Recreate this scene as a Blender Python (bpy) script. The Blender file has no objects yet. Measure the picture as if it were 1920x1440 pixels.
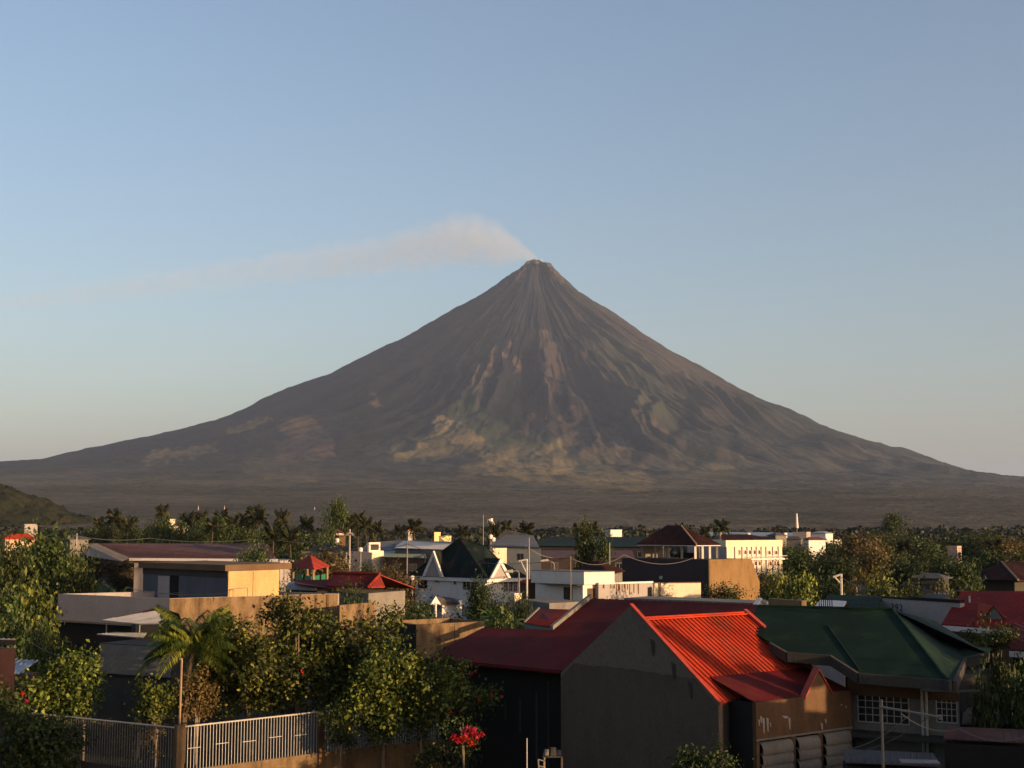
import bpy, bmesh, math, random
import numpy as np
from mathutils import Vector, Matrix
R = math.radians
SC = bpy.context.scene
COL = SC.collection

# ------------------------------------------------------------------ camera
F = 2500.0; TH = math.atan(270 / 2500.0); CT, ST = math.cos(TH), math.sin(TH)
CH = 12.5                                     # eye height: a third-floor roof terrace
cam = bpy.data.cameras.new('camera'); camo = bpy.data.objects.new('camera', cam); COL.objects.link(camo)
cam.sensor_width = 36; cam.lens = 36 * F / 1920
cam.clip_start = 0.5; cam.clip_end = 120000
camo.location = (0, 0, CH); camo.rotation_euler = (R(90) + TH, 0, 0)
SC.camera = camo

# ------------------------------------------------------------------ world, sun, exposure
SUN_AZ, SUN_EL = R(-35), R(7.0)                 # direction to the sun: right, a little behind the camera
sd = Vector((math.cos(SUN_AZ) * math.cos(SUN_EL), math.sin(SUN_AZ) * math.cos(SUN_EL), math.sin(SUN_EL)))
W = bpy.data.worlds.new('World'); SC.world = W; W.use_nodes = True
nt = W.node_tree; sky = nt.nodes.new('ShaderNodeTexSky'); sky.sky_type = 'NISHITA'; sky.sun_disc = False
sky.sun_elevation = SUN_EL; sky.sun_rotation = math.atan2(sd.x, sd.y)
sky.altitude = 0; sky.air_density = 1.0; sky.dust_density = 2.4; sky.ozone_density = 2.2
tint = nt.nodes.new('ShaderNodeMix'); tint.data_type = 'RGBA'; tint.blend_type = 'MULTIPLY'; tint.inputs[0].default_value = 1; tint.inputs[7].default_value = (1.11, .945, .905, 1)
nt.links.new(sky.outputs[0], tint.inputs[6]); nt.links.new(tint.outputs[2], nt.nodes['Background'].inputs[0]); nt.nodes['Background'].inputs[1].default_value = 0.15
su = bpy.data.lights.new('sun', 'SUN'); su.energy = 5.0; su.angle = R(0.5); su.color = (1.0, 0.64, 0.34)
suo = bpy.data.objects.new('sun', su); COL.objects.link(suo); suo.rotation_euler = sd.to_track_quat('Z', 'Y').to_euler()
SC.view_settings.view_transform = 'Standard'; SC.view_settings.look = 'None'; SC.view_settings.gamma = 1
SC.view_settings.exposure = 0.95
SC.cycles.volume_bounces = 0; SC.cycles.max_bounces = 5; SC.cycles.diffuse_bounces = 3; SC.cycles.transparent_max_bounces = 8
SC.cycles.use_denoising = True

# ------------------------------------------------------------------ pixel (1920x1440) <-> world
def ray(px, py):
    cx = (px - 960) / F; cy = (720 - py) / F
    y = CT - cy * ST
    return cx / y, (ST + cy * CT) / y
def P(px, py, D):                              # the point at distance D (metres north) seen at the pixel
    a, b = ray(px, py); return Vector((a * D, D, CH + b * D))
def PZ(px, py, z):                             # the point at height z seen at the pixel
    a, b = ray(px, py); return P(px, py, (z - CH) / b)
def proj(x, y, z):
    d = y * CT + (z - CH) * ST
    return 960 + F * x / d, 720 - F * ((z - CH) * CT - y * ST) / d
def along(p, d, px):                           # how far to go from p along d until the column px
    k = (px - 960) / F
    dep = p.y * CT + (p.z - CH) * ST
    return (k * dep - p.x) / (d.x - k * d.y * CT)

# ------------------------------------------------------------------ noise
rng = np.random.default_rng(5); random.seed(5)
_G = rng.random((256, 256)) * 2 - 1
def vnoise(x, y):
    xi = np.floor(x).astype(int); yi = np.floor(y).astype(int); fx = x - xi; fy = y - yi
    fx = fx * fx * fx * (fx * (fx * 6 - 15) + 10); fy = fy * fy * fy * (fy * (fy * 6 - 15) + 10)
    g = lambda a, b: _G[a % 256, b % 256]
    return (g(xi, yi) * (1 - fx) * (1 - fy) + g(xi + 1, yi) * fx * (1 - fy) + g(xi, yi + 1) * (1 - fx) * fy + g(xi + 1, yi + 1) * fx * fy)
def fbm(x, y, o=4):
    s = 0; a = 1.0; t = 0
    for k in range(o):
        s = s + a * vnoise(x + 17 * k, y + 31 * k); t += a; a *= .5; x = x * 2.03; y = y * 2.03
    return s / t

# ------------------------------------------------------------------ materials
class NT:
    def __init__(s, name):
        s.m = bpy.data.materials.new(name); s.m.use_nodes = True; s.t = s.m.node_tree
        s.b = s.t.nodes['Principled BSDF']; s.o = s.t.nodes['Material Output']
    def n(s, typ, **kw):
        nd = s.t.nodes.new('ShaderNode' + typ)
        for k, v in kw.items():
            if k.startswith('i_'): nd.inputs[k[2:].replace('_', ' ')].default_value = v
            else: setattr(nd, k, v)
        return nd
    def l(s, a, b): s.t.links.new(a, b)
    def coord(s, kind='Object'): return s.n('TexCoord').outputs[kind]
    def noise(s, scale, detail=4, rough=.55, vec=None, kind='Object'):
        nd = s.n('TexNoise'); nd.inputs['Scale'].default_value = scale; nd.inputs['Detail'].default_value = detail; nd.inputs['Roughness'].default_value = rough
        s.l(vec if vec is not None else s.coord(kind), nd.inputs['Vector']); return nd.outputs['Fac']
    def ramp(s, fac, stops):
        nd = s.n('ValToRGB'); e = nd.color_ramp.elements
        while len(e) < len(stops): e.new(.5)
        for el, (p, c) in zip(e, stops): el.position = p; el.color = (*c, 1) if not isinstance(c, (int, float)) else (c, c, c, 1)
        s.l(fac, nd.inputs[0]); return nd.outputs[0]
    def mix(s, f, a, b, mode='MIX'):
        nd = s.n('Mix'); nd.data_type = 'RGBA'; nd.blend_type = mode
        for v, i in ((f, 0), (a, 6), (b, 7)):
            if hasattr(v, 'node'): s.l(v, nd.inputs[i])
            elif i == 0: nd.inputs[0].default_value = v
            else: nd.inputs[i].default_value = (*v, 1)
        return nd.outputs[2]
    def math(s, op, a, b=0.0, clamp=False):
        nd = s.n('Math'); nd.operation = op; nd.use_clamp = clamp
        for v, i in ((a, 0), (b, 1)):
            if hasattr(v, 'node'): s.l(v, nd.inputs[i])
            else: nd.inputs[i].default_value = v
        return nd.outputs[0]
    def col(s, c):
        if hasattr(c, 'node'): s.l(c, s.b.inputs['Base Color'])
        else: s.b.inputs['Base Color'].default_value = (*c, 1)
    def bump(s, h, st=.3, d=.1):
        nd = s.n('Bump'); nd.inputs['Strength'].default_value = st; nd.inputs['Distance'].default_value = d
        s.l(h, nd.inputs['Height']); s.l(nd.outputs[0], s.b.inputs['Normal'])
    def fin(s, rough=.8, spec=.3, metal=0):
        s.b.inputs['Roughness'].default_value = rough; s.b.inputs['Specular IOR Level'].default_value = spec; s.b.inputs['Metallic'].default_value = metal
        return s.m

# ------------------------------------------------------------------ the setting: ground, volcano, plume, haze
def add_obj(name, me, mat=None, parent=None):
    o = bpy.data.objects.new(name, me); COL.objects.link(o)
    if mat is not None: me.materials.append(mat)
    if parent is not None: o.parent = parent
    return o
def np_mesh(name, V, Fq):
    me = bpy.data.meshes.new(name); n = len(Fq); k = Fq.shape[1]
    me.vertices.add(len(V)); me.vertices.foreach_set('co', V.astype(np.float32).ravel())
    me.loops.add(n * k); me.loops.foreach_set('vertex_index', Fq.astype(np.int32).ravel())
    me.polygons.add(n); me.polygons.foreach_set('loop_start', (np.arange(n) * k).astype(np.int32)); me.polygons.foreach_set('loop_total', np.full(n, k, np.int32))
    me.update(); me.validate(); return me

VX, VY = 224.3, 12000.0
rL = [0, 45, 102, 224, 468, 759, 1194, 1483, 1867, 2443, 3015, 3637, 4353, 4831, 6331, 8331, 9700, 10600, 11200, 11500]
hL = [2405, 2438, 2410, 2319, 2138, 1957, 1693, 1550, 1327, 1089, 827, 675, 501, 445, 276, 147, 78, 30, 6, -3]
rR = [0, 45, 117, 214, 384, 698, 939, 1276, 1611, 2042, 2567, 2948, 3329, 3804, 4375, 5875, 7875, 9700, 10600, 11200, 11500]
hR = [2405, 2438, 2402, 2310, 2139, 1933, 1752, 1520, 1313, 1070, 834, 703, 564, 408, 315, 195, 104, 60, 28, 6, -3]
def smooth01(t): t = np.clip(t, 0, 1); return t * t * (3 - 2 * t)
na, nr = 1500, 460
t = np.linspace(-1, 1, na); ang = -math.pi / 2 + math.pi * np.sign(t) * (0.55 * np.abs(t) + 0.45 * np.abs(t) ** 3)
rr = 11700 * np.linspace(0, 1, nr) ** 1.5; rr[0] = 2
Rg, Ag = np.meshgrid(rr, ang)
dx, dy = Rg * np.cos(Ag), Rg * np.sin(Ag)
w = smooth01((np.cos(Ag) + 1) / 2)
Hh = (1 - w) * np.interp(Rg, rL, hL) + w * np.interp(Rg, rR, hR)
def sk(a, fr):                                   # radial gullies: noise in angle that slowly shifts downhill
    return fbm(a * fr + 100 + (.5 + fr * .035) * fbm(dx / 900 + fr, dy / 900, 4), Rg / 2600 + 40 + fr, 3)
amp = np.exp(-((Rg - 2300) / 2300) ** 2) * smooth01(Rg / 500)
gul = (1 - np.abs(sk(Ag, 4)) * 2.2) * 105 + (1 - np.abs(sk(Ag, 11)) * 2.4) * 88 * (.4 + 1.2 * smooth01(fbm(dx / 700, dy / 700 + 9, 2) + .5)) + (1 - np.abs(sk(Ag, 27)) * 2.6) * 20 * smooth01((Rg - 250) / 900) + (1 - np.abs(sk(Ag, 62)) * 2.6) * 5 * smooth01((Rg - 500) / 1200)
front = smooth01((-np.sin(Ag) + .15) / .5)
side_damp = 0.30 + 0.70 * smooth01((0.80 - np.abs(np.cos(Ag))) / .35)
rt = smooth01((np.cos(Ag) + .42) / .35)
Hh = Hh + amp * (.30 + .78 * rt) * (gul - 75) * (.25 + .75 * front) * side_damp + fbm(dx / 420, dy / 420, 5) * 24 * smooth01(Rg / 600) * smooth01((11000 - Rg) / 5000)
Hh = Hh + fbm(dx / 60, dy / 60, 3) * 7 * smooth01((11300 - Rg) / 3000)
Hh = Hh + fbm(dx / 45, dy / 45 + 3, 4) * 30 * smooth01((420 - Rg) / 300)
VXw, VYw = VX + dx, VY + dy
PX, PYv = proj(VXw, VYw, Hh)
# bare rock, dark lava and grass on the cone: strokes in the photograph's pixels, laid onto the slope they fall on
def strokes(lst, warp=7):
    m = np.zeros_like(PX); ok = (dy < 1500)
    qx = PX + warp * fbm(PX / 14, PYv / 9 + 5, 4) * 2.2; qy = PYv + warp * fbm(PX / 12 + 50, PYv / 9, 4) * 1.4
    for pts, wd, soft, st in lst:
        for (a, b) in zip(pts[:-1], pts[1:]):
            ax, ay = a; bx, by = b; L2 = (bx - ax) ** 2 + (by - ay) ** 2 + 1e-6; g = wd + soft
            k = ok & (qx > min(ax, bx) - g) & (qx < max(ax, bx) + g) & (qy > min(ay, by) - g) & (qy < max(ay, by) + g)
            ux, uy = qx[k], qy[k]
            tt = np.clip(((ux - ax) * (bx - ax) + (uy - ay) * (by - ay)) / L2, 0, 1)
            d = np.hypot(ux - ax - tt * (bx - ax), uy - ay - tt * (by - ay))
            m[k] = np.maximum(m[k], st * smooth01((g - d) / (soft * .6)))
    return m
rock = strokes([
    ([(545, 800), (580, 800), (560, 825), (610, 838)], 11, 12, .55), ([(575, 835), (530, 845)], 9, 12, .4), ([(590, 806), (598, 802)], 4, 5, .8),
    ([(706, 745), (708, 755)], 4, 6, .7),
    ([(948, 645), (925, 670), (895, 700), (890, 725)], 5, 9, .6), ([(968, 675), (970, 690)], 4, 5, .6),
    ([(1018, 635), (1030, 660), (1042, 690), (1030, 720), (1005, 745), (1008, 765)], 7, 14, .42), ([(1000, 770), (1000, 810)], 10, 10, .35), ([(1022, 770), (1015, 800)], 3, 7, .6),
    ([(1075, 765), (1055, 785), (1065, 805)], 3, 5, .65), ([(1088, 770), (1078, 795)], 3, 5, .65), ([(1095, 760), (1080, 740)], 3, 8, .4),
    ([(1060, 825), (1095, 815)], 7, 7, .6), ([(1125, 818), (1155, 805), (1160, 828)], 7, 7, .65), ([(1215, 797), (1255, 820)], 5, 6, .6), ([(1255, 822), (1290, 835)], 3, 5, .4),
    ([(1040, 515), (1050, 525)], 5, 6, .75), ([(1175, 600), (1260, 680), (1340, 740)], 26, 40, .26), ([(1060, 570), (1080, 620), (1130, 690), (1200, 760)], 10, 22, .22),
    ([(975, 510), (968, 530)], 2, 4, .6), ([(985, 498), (983, 510)], 3, 4, .6)])
tan = strokes([([(991, 490), (1003, 487), (1012, 487)], 1.5, 3, .9), ([(1022, 489), (1034, 500)], 1.5, 3, .5),
    ([(830, 795), (860, 810), (880, 830), (905, 842)], 7, 14, .8), ([(845, 800), (820, 830), (780, 842), (745, 848)], 7, 14, .55), ([(870, 845), (800, 852)], 5, 9, .4),
    ([(930, 872), (1000, 886), (1080, 892), (1200, 905)], 9, 14, .9), ([(960, 862), (1060, 860), (1130, 872)], 12, 20, .6), ([(1030, 845), (1060, 840), (1120, 850)], 8, 14, .45),
    ([(1110, 852), (1170, 840)], 6, 10, .45), ([(1150, 895), (1215, 900)], 7, 9, .6), ([(900, 880), (870, 888)], 5, 9, .5), ([(1270, 890), (1360, 888)], 8, 14, .30), ([(560, 1000), (560, 1001)], 1, 1, 0),
    ([(280, 862), (330, 850), (395, 842)], 5, 7, .6), ([(430, 810), (500, 785)], 2, 5, .5), ([(480, 870), (580, 880)], 10, 20, .2)], 9)
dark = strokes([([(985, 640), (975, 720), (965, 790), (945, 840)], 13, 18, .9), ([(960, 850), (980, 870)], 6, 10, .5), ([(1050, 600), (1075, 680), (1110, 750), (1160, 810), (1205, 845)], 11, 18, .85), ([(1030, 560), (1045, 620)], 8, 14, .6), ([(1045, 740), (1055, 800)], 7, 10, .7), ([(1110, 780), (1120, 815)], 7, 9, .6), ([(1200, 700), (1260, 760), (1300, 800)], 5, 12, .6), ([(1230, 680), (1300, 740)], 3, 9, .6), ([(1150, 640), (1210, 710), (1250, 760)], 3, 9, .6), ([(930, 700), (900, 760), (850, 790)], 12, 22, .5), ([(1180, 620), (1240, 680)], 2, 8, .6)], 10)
green = strokes([
    ([(870, 770), (900, 800), (940, 830)], 14, 16, .8), ([(800, 845), (700, 850)], 8, 18, .5), ([(960, 850), (1060, 838)], 10, 18, .6), ([(1100, 880), (1000, 870)], 10, 18, .5),
    ([(905, 705), (880, 750)], 5, 12, .5), ([(1130, 640), (1190, 690), (1260, 760)], 14, 24, .5)], 10)
speck = fbm(PX / 5, PYv / 3.2 + 9, 4) * .6 + fbm(Ag * 150, Rg / 900 + 7, 3) * .7
flank_shade = 1 - smooth01((PX - 1060 - (PYv - 600) * .35 + 60 * fbm(Ag * 12, Rg / 1500, 3)) / 60); flank_shade = flank_shade * smooth01((905 - PYv) / 60)  # shade of the left flank put into the slope colour
gl1 = sk(Ag, 27); gl2 = sk(Ag, 11); chan = np.clip(smooth01((np.abs(gl1) - .18) / .14) * .45 + smooth01((np.abs(gl2) - .16) / .14) * .9, 0, 1) * np.exp(-((Rg - 2200) / 2300) ** 2) * smooth01((Rg - 150) / 900); rid = smooth01((.035 - np.abs(gl1)) / .03) * np.exp(-((Rg - 2600) / 1500) ** 2) * smooth01(fbm(dx / 500, dy / 500, 3) * 2.5 + .25) * rt
tan = np.clip(tan * (0.75 + 1.1 * speck), 0, 1); rock = np.clip(rock * (0.85 + .7 * speck), 0, 1)
V = np.stack([VXw.ravel(), VYw.ravel(), Hh.ravel()], 1)
ii = (np.arange(na - 1)[:, None] * nr + np.arange(nr - 1)[None, :]).ravel()
Fq = np.stack([ii, ii + nr, ii + nr + 1, ii + 1], 1)
vol_me = np_mesh('volcano', V, Fq)
vol_me.polygons.foreach_set('use_smooth', np.ones(len(Fq), bool))
for nm, arr in (('rock', rock), ('tan', tan), ('green', green), ('ash', flank_shade), ('chan', chan), ('rid', rid), ('dark', dark)):
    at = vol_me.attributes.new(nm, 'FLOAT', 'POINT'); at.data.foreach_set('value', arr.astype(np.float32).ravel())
M = NT('volcano_slope')
sep = M.n('SeparateXYZ'); M.l(M.coord(), sep.inputs[0])
hz = M.math('ADD', sep.outputs[2], M.math('MULTIPLY', M.math('SUBTRACT', M.noise(.0022, 5), .5), 900))
base = M.ramp(M.math('DIVIDE', hz, 2400), [(.02, (.062, .057, .048)), (.12, (.040, .038, .032)), (.30, (.023, .025, .022)), (.62, (.021, .022, .022)), (.9, (.026, .027, .029))])
n0 = M.noise(.0014, 4, .6); base = M.mix(1.0, base, M.ramp(n0, [(.35, .72), (.65, 1.25)]), 'MULTIPLY')
n1 = M.noise(.006, 6, .7)
base = M.mix(1.0, base, M.ramp(n1, [(.3, .72), (.7, 1.3)]), 'MULTIPLY')
n2 = M.noise(.035, 4, .65)
base = M.mix(1.0, base, M.ramp(n2, [(.35, .75), (.65, 1.25)]), 'MULTIPLY')
def attr(nm):
    a = M.n('Attribute'); a.attribute_name = nm; return a.outputs['Fac']
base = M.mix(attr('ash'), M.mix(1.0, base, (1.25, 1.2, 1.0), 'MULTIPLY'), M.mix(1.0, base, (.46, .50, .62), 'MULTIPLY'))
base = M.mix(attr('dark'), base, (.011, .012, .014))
base = M.mix(attr('chan'), base, M.mix(1.0, base, (.50, .56, .55), 'MULTIPLY'))
base = M.mix(M.math('MULTIPLY', attr('rid'), .55), base, (.095, .072, .055))
base = M.mix(attr('green'), base, (.032, .042, .022))
base = M.mix(attr('rock'), base, (.098, .068, .048))
base = M.mix(attr('tan'), base, (.155, .122, .058))
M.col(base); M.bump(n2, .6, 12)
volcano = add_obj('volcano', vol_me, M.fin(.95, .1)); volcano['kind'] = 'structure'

G = NT('ground_soil')
gb = G.ramp(G.noise(.05, 6, .6), [(.35, (.030, .030, .019)), (.55, (.044, .040, .028)), (.7, (.062, .052, .038))])
G.col(gb); G.bump(G.noise(.6, 4), .5, .2)
gv = np.array([[-40000, -3000, 0], [40000, -3000, 0], [40000, 70000, 0], [-40000, 70000, 0]], float)
ground = add_obj('ground', np_mesh('ground', gv, np.array([[0, 1, 2, 3]])), G.fin(.95, .1)); ground['kind'] = 'structure'

def box_mesh(name, a, b):
    x0, y0, z0 = a; x1, y1, z1 = b
    v = np.array([[x0, y0, z0], [x1, y0, z0], [x1, y1, z0], [x0, y1, z0], [x0, y0, z1], [x1, y0, z1], [x1, y1, z1], [x0, y1, z1]], float)
    return np_mesh(name, v, np.array([[0, 3, 2, 1], [4, 5, 6, 7], [0, 1, 5, 4], [1, 2, 6, 5], [2, 3, 7, 6], [3, 0, 4, 7]]))
HZ = NT('haze_air'); HZ.t.nodes.remove(HZ.b)
pv = HZ.n('VolumePrincipled'); pv.inputs['Color'].default_value = (.52, .68, 1.0, 1); pv.inputs['Density'].default_value = 2.1e-5; pv.inputs['Anisotropy'].default_value = 0.0
HZ.l(pv.outputs[0], HZ.o.inputs['Volume'])
haze = add_obj('haze', box_mesh('haze', (-41000, -3500, -8), (41000, 71000, 2700)), HZ.m); haze['kind'] = 'stuff'

# plume: gas drifting left from the crater, a soft-edged cloud of uneven density
D0 = VY
PL = [(-140, 584, 15, .34), (0, 572, 17, .36), (150, 553, 22, .34), (300, 532, 27, .34), (450, 512, 29, .36), (600, 493, 34, .42), (720, 480, 38, .46), (800, 462, 46, .50), (870, 450, 48, .56), (925, 458, 42, .66), (965, 468, 27, 1.0), (990, 478, 13, 2.2), (1010, 489, 5, 4.2)]
pts = [(P(a, b, D0), c * D0 / F, d) for a, b, c, d in PL]
x0, x1 = pts[0][0].x, pts[-1][0].x; zl, zh = 2000.0, 3000.0
pb = box_mesh('smoke_plume', (x0, D0 - 330, zl), (x1 + 40, D0 + 330, zh))
S = NT('plume_gas'); S.t.nodes.remove(S.b)
geo = S.n('NewGeometry'); sp = S.n('SeparateXYZ'); S.l(geo.outputs['Position'], sp.inputs[0])
tx = S.n('MapRange'); tx.inputs['From Min'].default_value = x0; tx.inputs['From Max'].default_value = x1; S.l(sp.outputs[0], tx.inputs['Value'])
def curve(vals, lo, hi):
    c = S.n('FloatCurve'); cv = c.mapping.curves[0]
    xs = [(p[0].x - x0) / (x1 - x0) for p in pts]; ys = [(v - lo) / (hi - lo) for v in vals]
    while len(cv.points) < len(xs): cv.points.new(.5, .5)
    for pt, X, Y in zip(cv.points, xs, ys): pt.location = (X, Y)
    c.mapping.update(); S.l(tx.outputs[0], c.inputs['Value'])
    mr = S.n('MapRange'); mr.inputs['To Min'].default_value = lo; mr.inputs['To Max'].default_value = hi; S.l(c.outputs[0], mr.inputs['Value']); return mr.outputs[0]
cz = curve([p[0].z for p in pts], zl, zh); cr = curve([p[1] for p in pts], 0, 400); cd = curve([p[2] for p in pts], 0, 5)
wn = S.n('TexNoise'); wn.inputs['Scale'].default_value = .0036; wn.inputs['Detail'].default_value = 6; wn.inputs['Roughness'].default_value = .62; S.l(geo.outputs['Position'], wn.inputs['Vector'])
wob = S.math('MULTIPLY', S.math('SUBTRACT', wn.outputs['Fac'], .5), S.math('MULTIPLY', cr, 1.3))
dz = S.math('DIVIDE', S.math('ADD', S.math('SUBTRACT', sp.outputs[2], cz), wob), cr)
dyy = S.math('DIVIDE', S.math('SUBTRACT', sp.outputs[1], D0), S.math('MULTIPLY', cr, 1.3))
q = S.math('ADD', S.math('MULTIPLY', dz, dz), S.math('MULTIPLY', dyy, dyy))
edge = S.math('MULTIPLY', S.math('SUBTRACT', 1.45, q, True), S.math('SUBTRACT', 1.45, q, True))
dn = S.n('TexNoise'); dn.inputs['Scale'].default_value = .007; dn.inputs['Detail'].default_value = 5; S.l(geo.outputs['Position'], dn.inputs['Vector'])
den = S.math('MULTIPLY', edge, S.math('MULTIPLY', cd, S.ramp(dn.outputs['Fac'], [(.34, .45), (.68, 1.25)])))
den = S.math('MULTIPLY', den, 2.4e-3)
pp = S.n('VolumePrincipled'); pp.inputs['Color'].default_value = (.86, .90, .93, 1); S.l(den, pp.inputs['Density']); S.l(pp.outputs[0], S.o.inputs['Volume'])
plume = add_obj('smoke_plume', pb, S.m); plume['kind'] = 'stuff'; plume['label'] = 'pale smoke plume drifting left from the volcano crater'
S.m.cycles.volume_step_rate = 1.0 if hasattr(S.m.cycles, 'volume_step_rate') else 1.0

# ------------------------------------------------------------------ builders
WL = {}
def thing(name, label, cat, loc, group=None):
    o = bpy.data.objects.new(name, None); COL.objects.link(o); o.location = loc; o.empty_display_size = .3
    o['label'] = label; o['category'] = cat
    if group: o['group'] = group
    WL[o.name] = Vector(loc); return o
def tag(o, label, cat, group=None):
    o['label'] = label; o['category'] = cat
    if group: o['group'] = group
    return o
class MB:
    def __init__(s): s.v = []; s.f = []
    def poly(s, pts):
        n = len(s.v); s.v += [Vector(p) for p in pts]; s.f.append(list(range(n, n + len(pts))))
    def slab(s, pts, th, d=(0, 0, -1)):              # polygon given thickness th along d
        pts = [Vector(p) for p in pts]; d = Vector(d) * th; q = [p + d for p in pts]; n = len(pts); b = len(s.v)
        s.v += pts + q; s.f.append(list(range(b, b + n))); s.f.append(list(range(b + 2 * n - 1, b + n - 1, -1)))
        for i in range(n): j = (i + 1) % n; s.f.append([b + i, b + i + n, b + j + n, b + j])
    def obox(s, o, a, b, c):
        o, a, b, c = Vector(o), Vector(a), Vector(b), Vector(c)
        s.slab([o + c, o + a + c, o + a + b + c, o + b + c], 1, -c)
    def box(s, x0, y0, z0, x1, y1, z1): s.obox((x0, y0, z0), (x1 - x0, 0, 0), (0, y1 - y0, 0), (0, 0, z1 - z0))
    def prism(s, pts, z0, z1): s.slab([(p[0], p[1], z1) for p in pts], z1 - z0)
    def cyl(s, p, q, r, r2=None, n=8, cap=True):
        p, q = Vector(p), Vector(q); r2 = r if r2 is None else r2; ax = (q - p).normalized()
        u = ax.orthogonal().normalized(); w = ax.cross(u); b = len(s.v)
        for c, rd in ((p, r), (q, r2)):
            for i in range(n): t = 2 * math.pi * i / n; s.v.append(c + (u * math.cos(t) + w * math.sin(t)) * rd)
        for i in range(n): j = (i + 1) % n; s.f.append([b + i, b + j, b + n + j, b + n + i])
        if cap: s.f.append(list(range(b + n - 1, b - 1, -1))); s.f.append(list(range(b + n, b + 2 * n)))
    def tube(s, pts, r, n=5):
        for a, b in zip(pts[:-1], pts[1:]): s.cyl(a, b, r, n=n)
    def build(s, name, mat, parent=None, smooth=False):
        base = Vector((0, 0, 0)) if parent is None else WL[parent.name]
        me = bpy.data.meshes.new(name); me.from_pydata([tuple(p - base) for p in s.v], [], s.f); me.update()
        bm = bmesh.new(); bm.from_mesh(me); bmesh.ops.recalc_face_normals(bm, faces=bm.faces); bm.to_mesh(me); bm.free()
        if smooth: me.polygons.foreach_set('use_smooth', [True] * len(me.polygons))
        o = add_obj(name, me, mat, parent); WL[o.name] = base if parent is not None else Vector((0, 0, 0)); return o
def plane3(a, b, c): n = (b - a).cross(c - a).normalized(); return a, n
def hit(px, py, pl):
    d = P(px, py, 1.0) - Vector((0, 0, CH)); a, n = pl; o = Vector((0, 0, CH))
    return o + d * ((a - o).dot(n) / d.dot(n))
def V2(p): return Vector((p.x, p.y, 0))
def at_z(p, z): return Vector((p.x, p.y, z))

# ---- materials of the town
def plaster(name, c, dirt=.45, scale=.35, streak=True, rough=.9, dcol=None, sk=(.48, .85, .7)):
    m = NT(name)
    k = m.n('Mapping'); m.l(m.coord(), k.inputs[0]); k.inputs['Scale'].default_value = (1.2, 1.2, .32)
    st = m.noise(scale * 3, 6, .65, vec=k.outputs[0]); bl = m.noise(scale, 5, .6); fi = m.noise(scale * 22, 3, .6)
    dark = dcol or tuple(x * (1 - dirt) * f for x, f in zip(c, (1, .94, .86)))
    a = m.mix(m.ramp(st, [(sk[0], 0), (sk[1], sk[2])]), c, dark) if streak else c
    a = m.mix(m.ramp(bl, [(.45, 0), (.7, .6)]), a, tuple(x * (1 - dirt * .7) for x in c))
    a = m.mix(1.0, a, m.ramp(fi, [(.3, .86), (.7, 1.1)]), 'MULTIPLY')
    m.col(a); m.bump(fi, .25, .03); return m.fin(rough, .2)
def metal_roof(name, c, rust=.25, rough=.45, spec=.4, rc=(.10, .05, .03)):
    rust = min(1, rust * 2.2); m = NT(name); k = m.n('Mapping'); m.l(m.coord(), k.inputs[0]); k.inputs['Scale'].default_value = (1, 1, .5)
    a = m.mix(m.ramp(m.noise(.8, 6, .65, vec=k.outputs[0]), [(.5, 0), (.75, rust)]), c, rc)
    a = m.mix(1.0, a, m.ramp(m.noise(.35, 6, .65), [(.32, .62), (.68, 1.22)]), 'MULTIPLY')
    a = m.mix(1.0, a, m.ramp(m.noise(7, 3), [(.3, .92), (.7, 1.06)]), 'MULTIPLY')
    m.col(a); m.bump(m.noise(2.5, 2), .12, .03); return m.fin(rough, spec)
def simple(name, c, rough=.7, spec=.3, metal=0, var=.2, scale=3):
    m = NT(name); m.col(m.mix(1.0, c, m.ramp(m.noise(scale, 4), [(.3, 1 - var), (.7, 1 + var * .6)]), 'MULTIPLY')); return m.fin(rough, spec, metal)
def leafmat(name, c1, c2, c3, sc=.5, trans=.25):
    m = NT(name); oi = m.n('ObjectInfo')
    at = m.n('Attribute'); at.attribute_name = 'tone'
    a = m.ramp(at.outputs['Fac'], [(.0, c1), (.5, c2), (1.0, c3)])
    a = m.mix(1.0, a, m.ramp(m.noise(sc, 3), [(.35, .65), (.65, 1.3)]), 'MULTIPLY')
    hsv = m.n('HueSaturation'); m.l(a, hsv.inputs['Color'])
    mr = m.n('MapRange'); mr.inputs['To Min'].default_value = .485; mr.inputs['To Max'].default_value = .51; m.l(oi.outputs['Random'], mr.inputs['Value']); m.l(mr.outputs[0], hsv.inputs['Hue'])
    mv = m.n('MapRange'); mv.inputs['To Min'].default_value = .75; mv.inputs['To Max'].default_value = 1.2; m.l(oi.outputs['Random'], mv.inputs['Value']); m.l(mv.outputs[0], hsv.inputs['Value'])
    m.l(hsv.outputs[0], m.b.inputs['Base Color']); m.fin(.55, .25)
    tr = m.n('BsdfTranslucent'); m.l(hsv.outputs[0], tr.inputs['Color']); ad = m.n('MixShader'); ad.inputs[0].default_value = trans
    m.l(m.b.outputs[0], ad.inputs[1]); m.l(tr.outputs[0], ad.inputs[2]); m.l(ad.outputs[0], m.o.inputs['Surface']); return m.m

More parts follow.
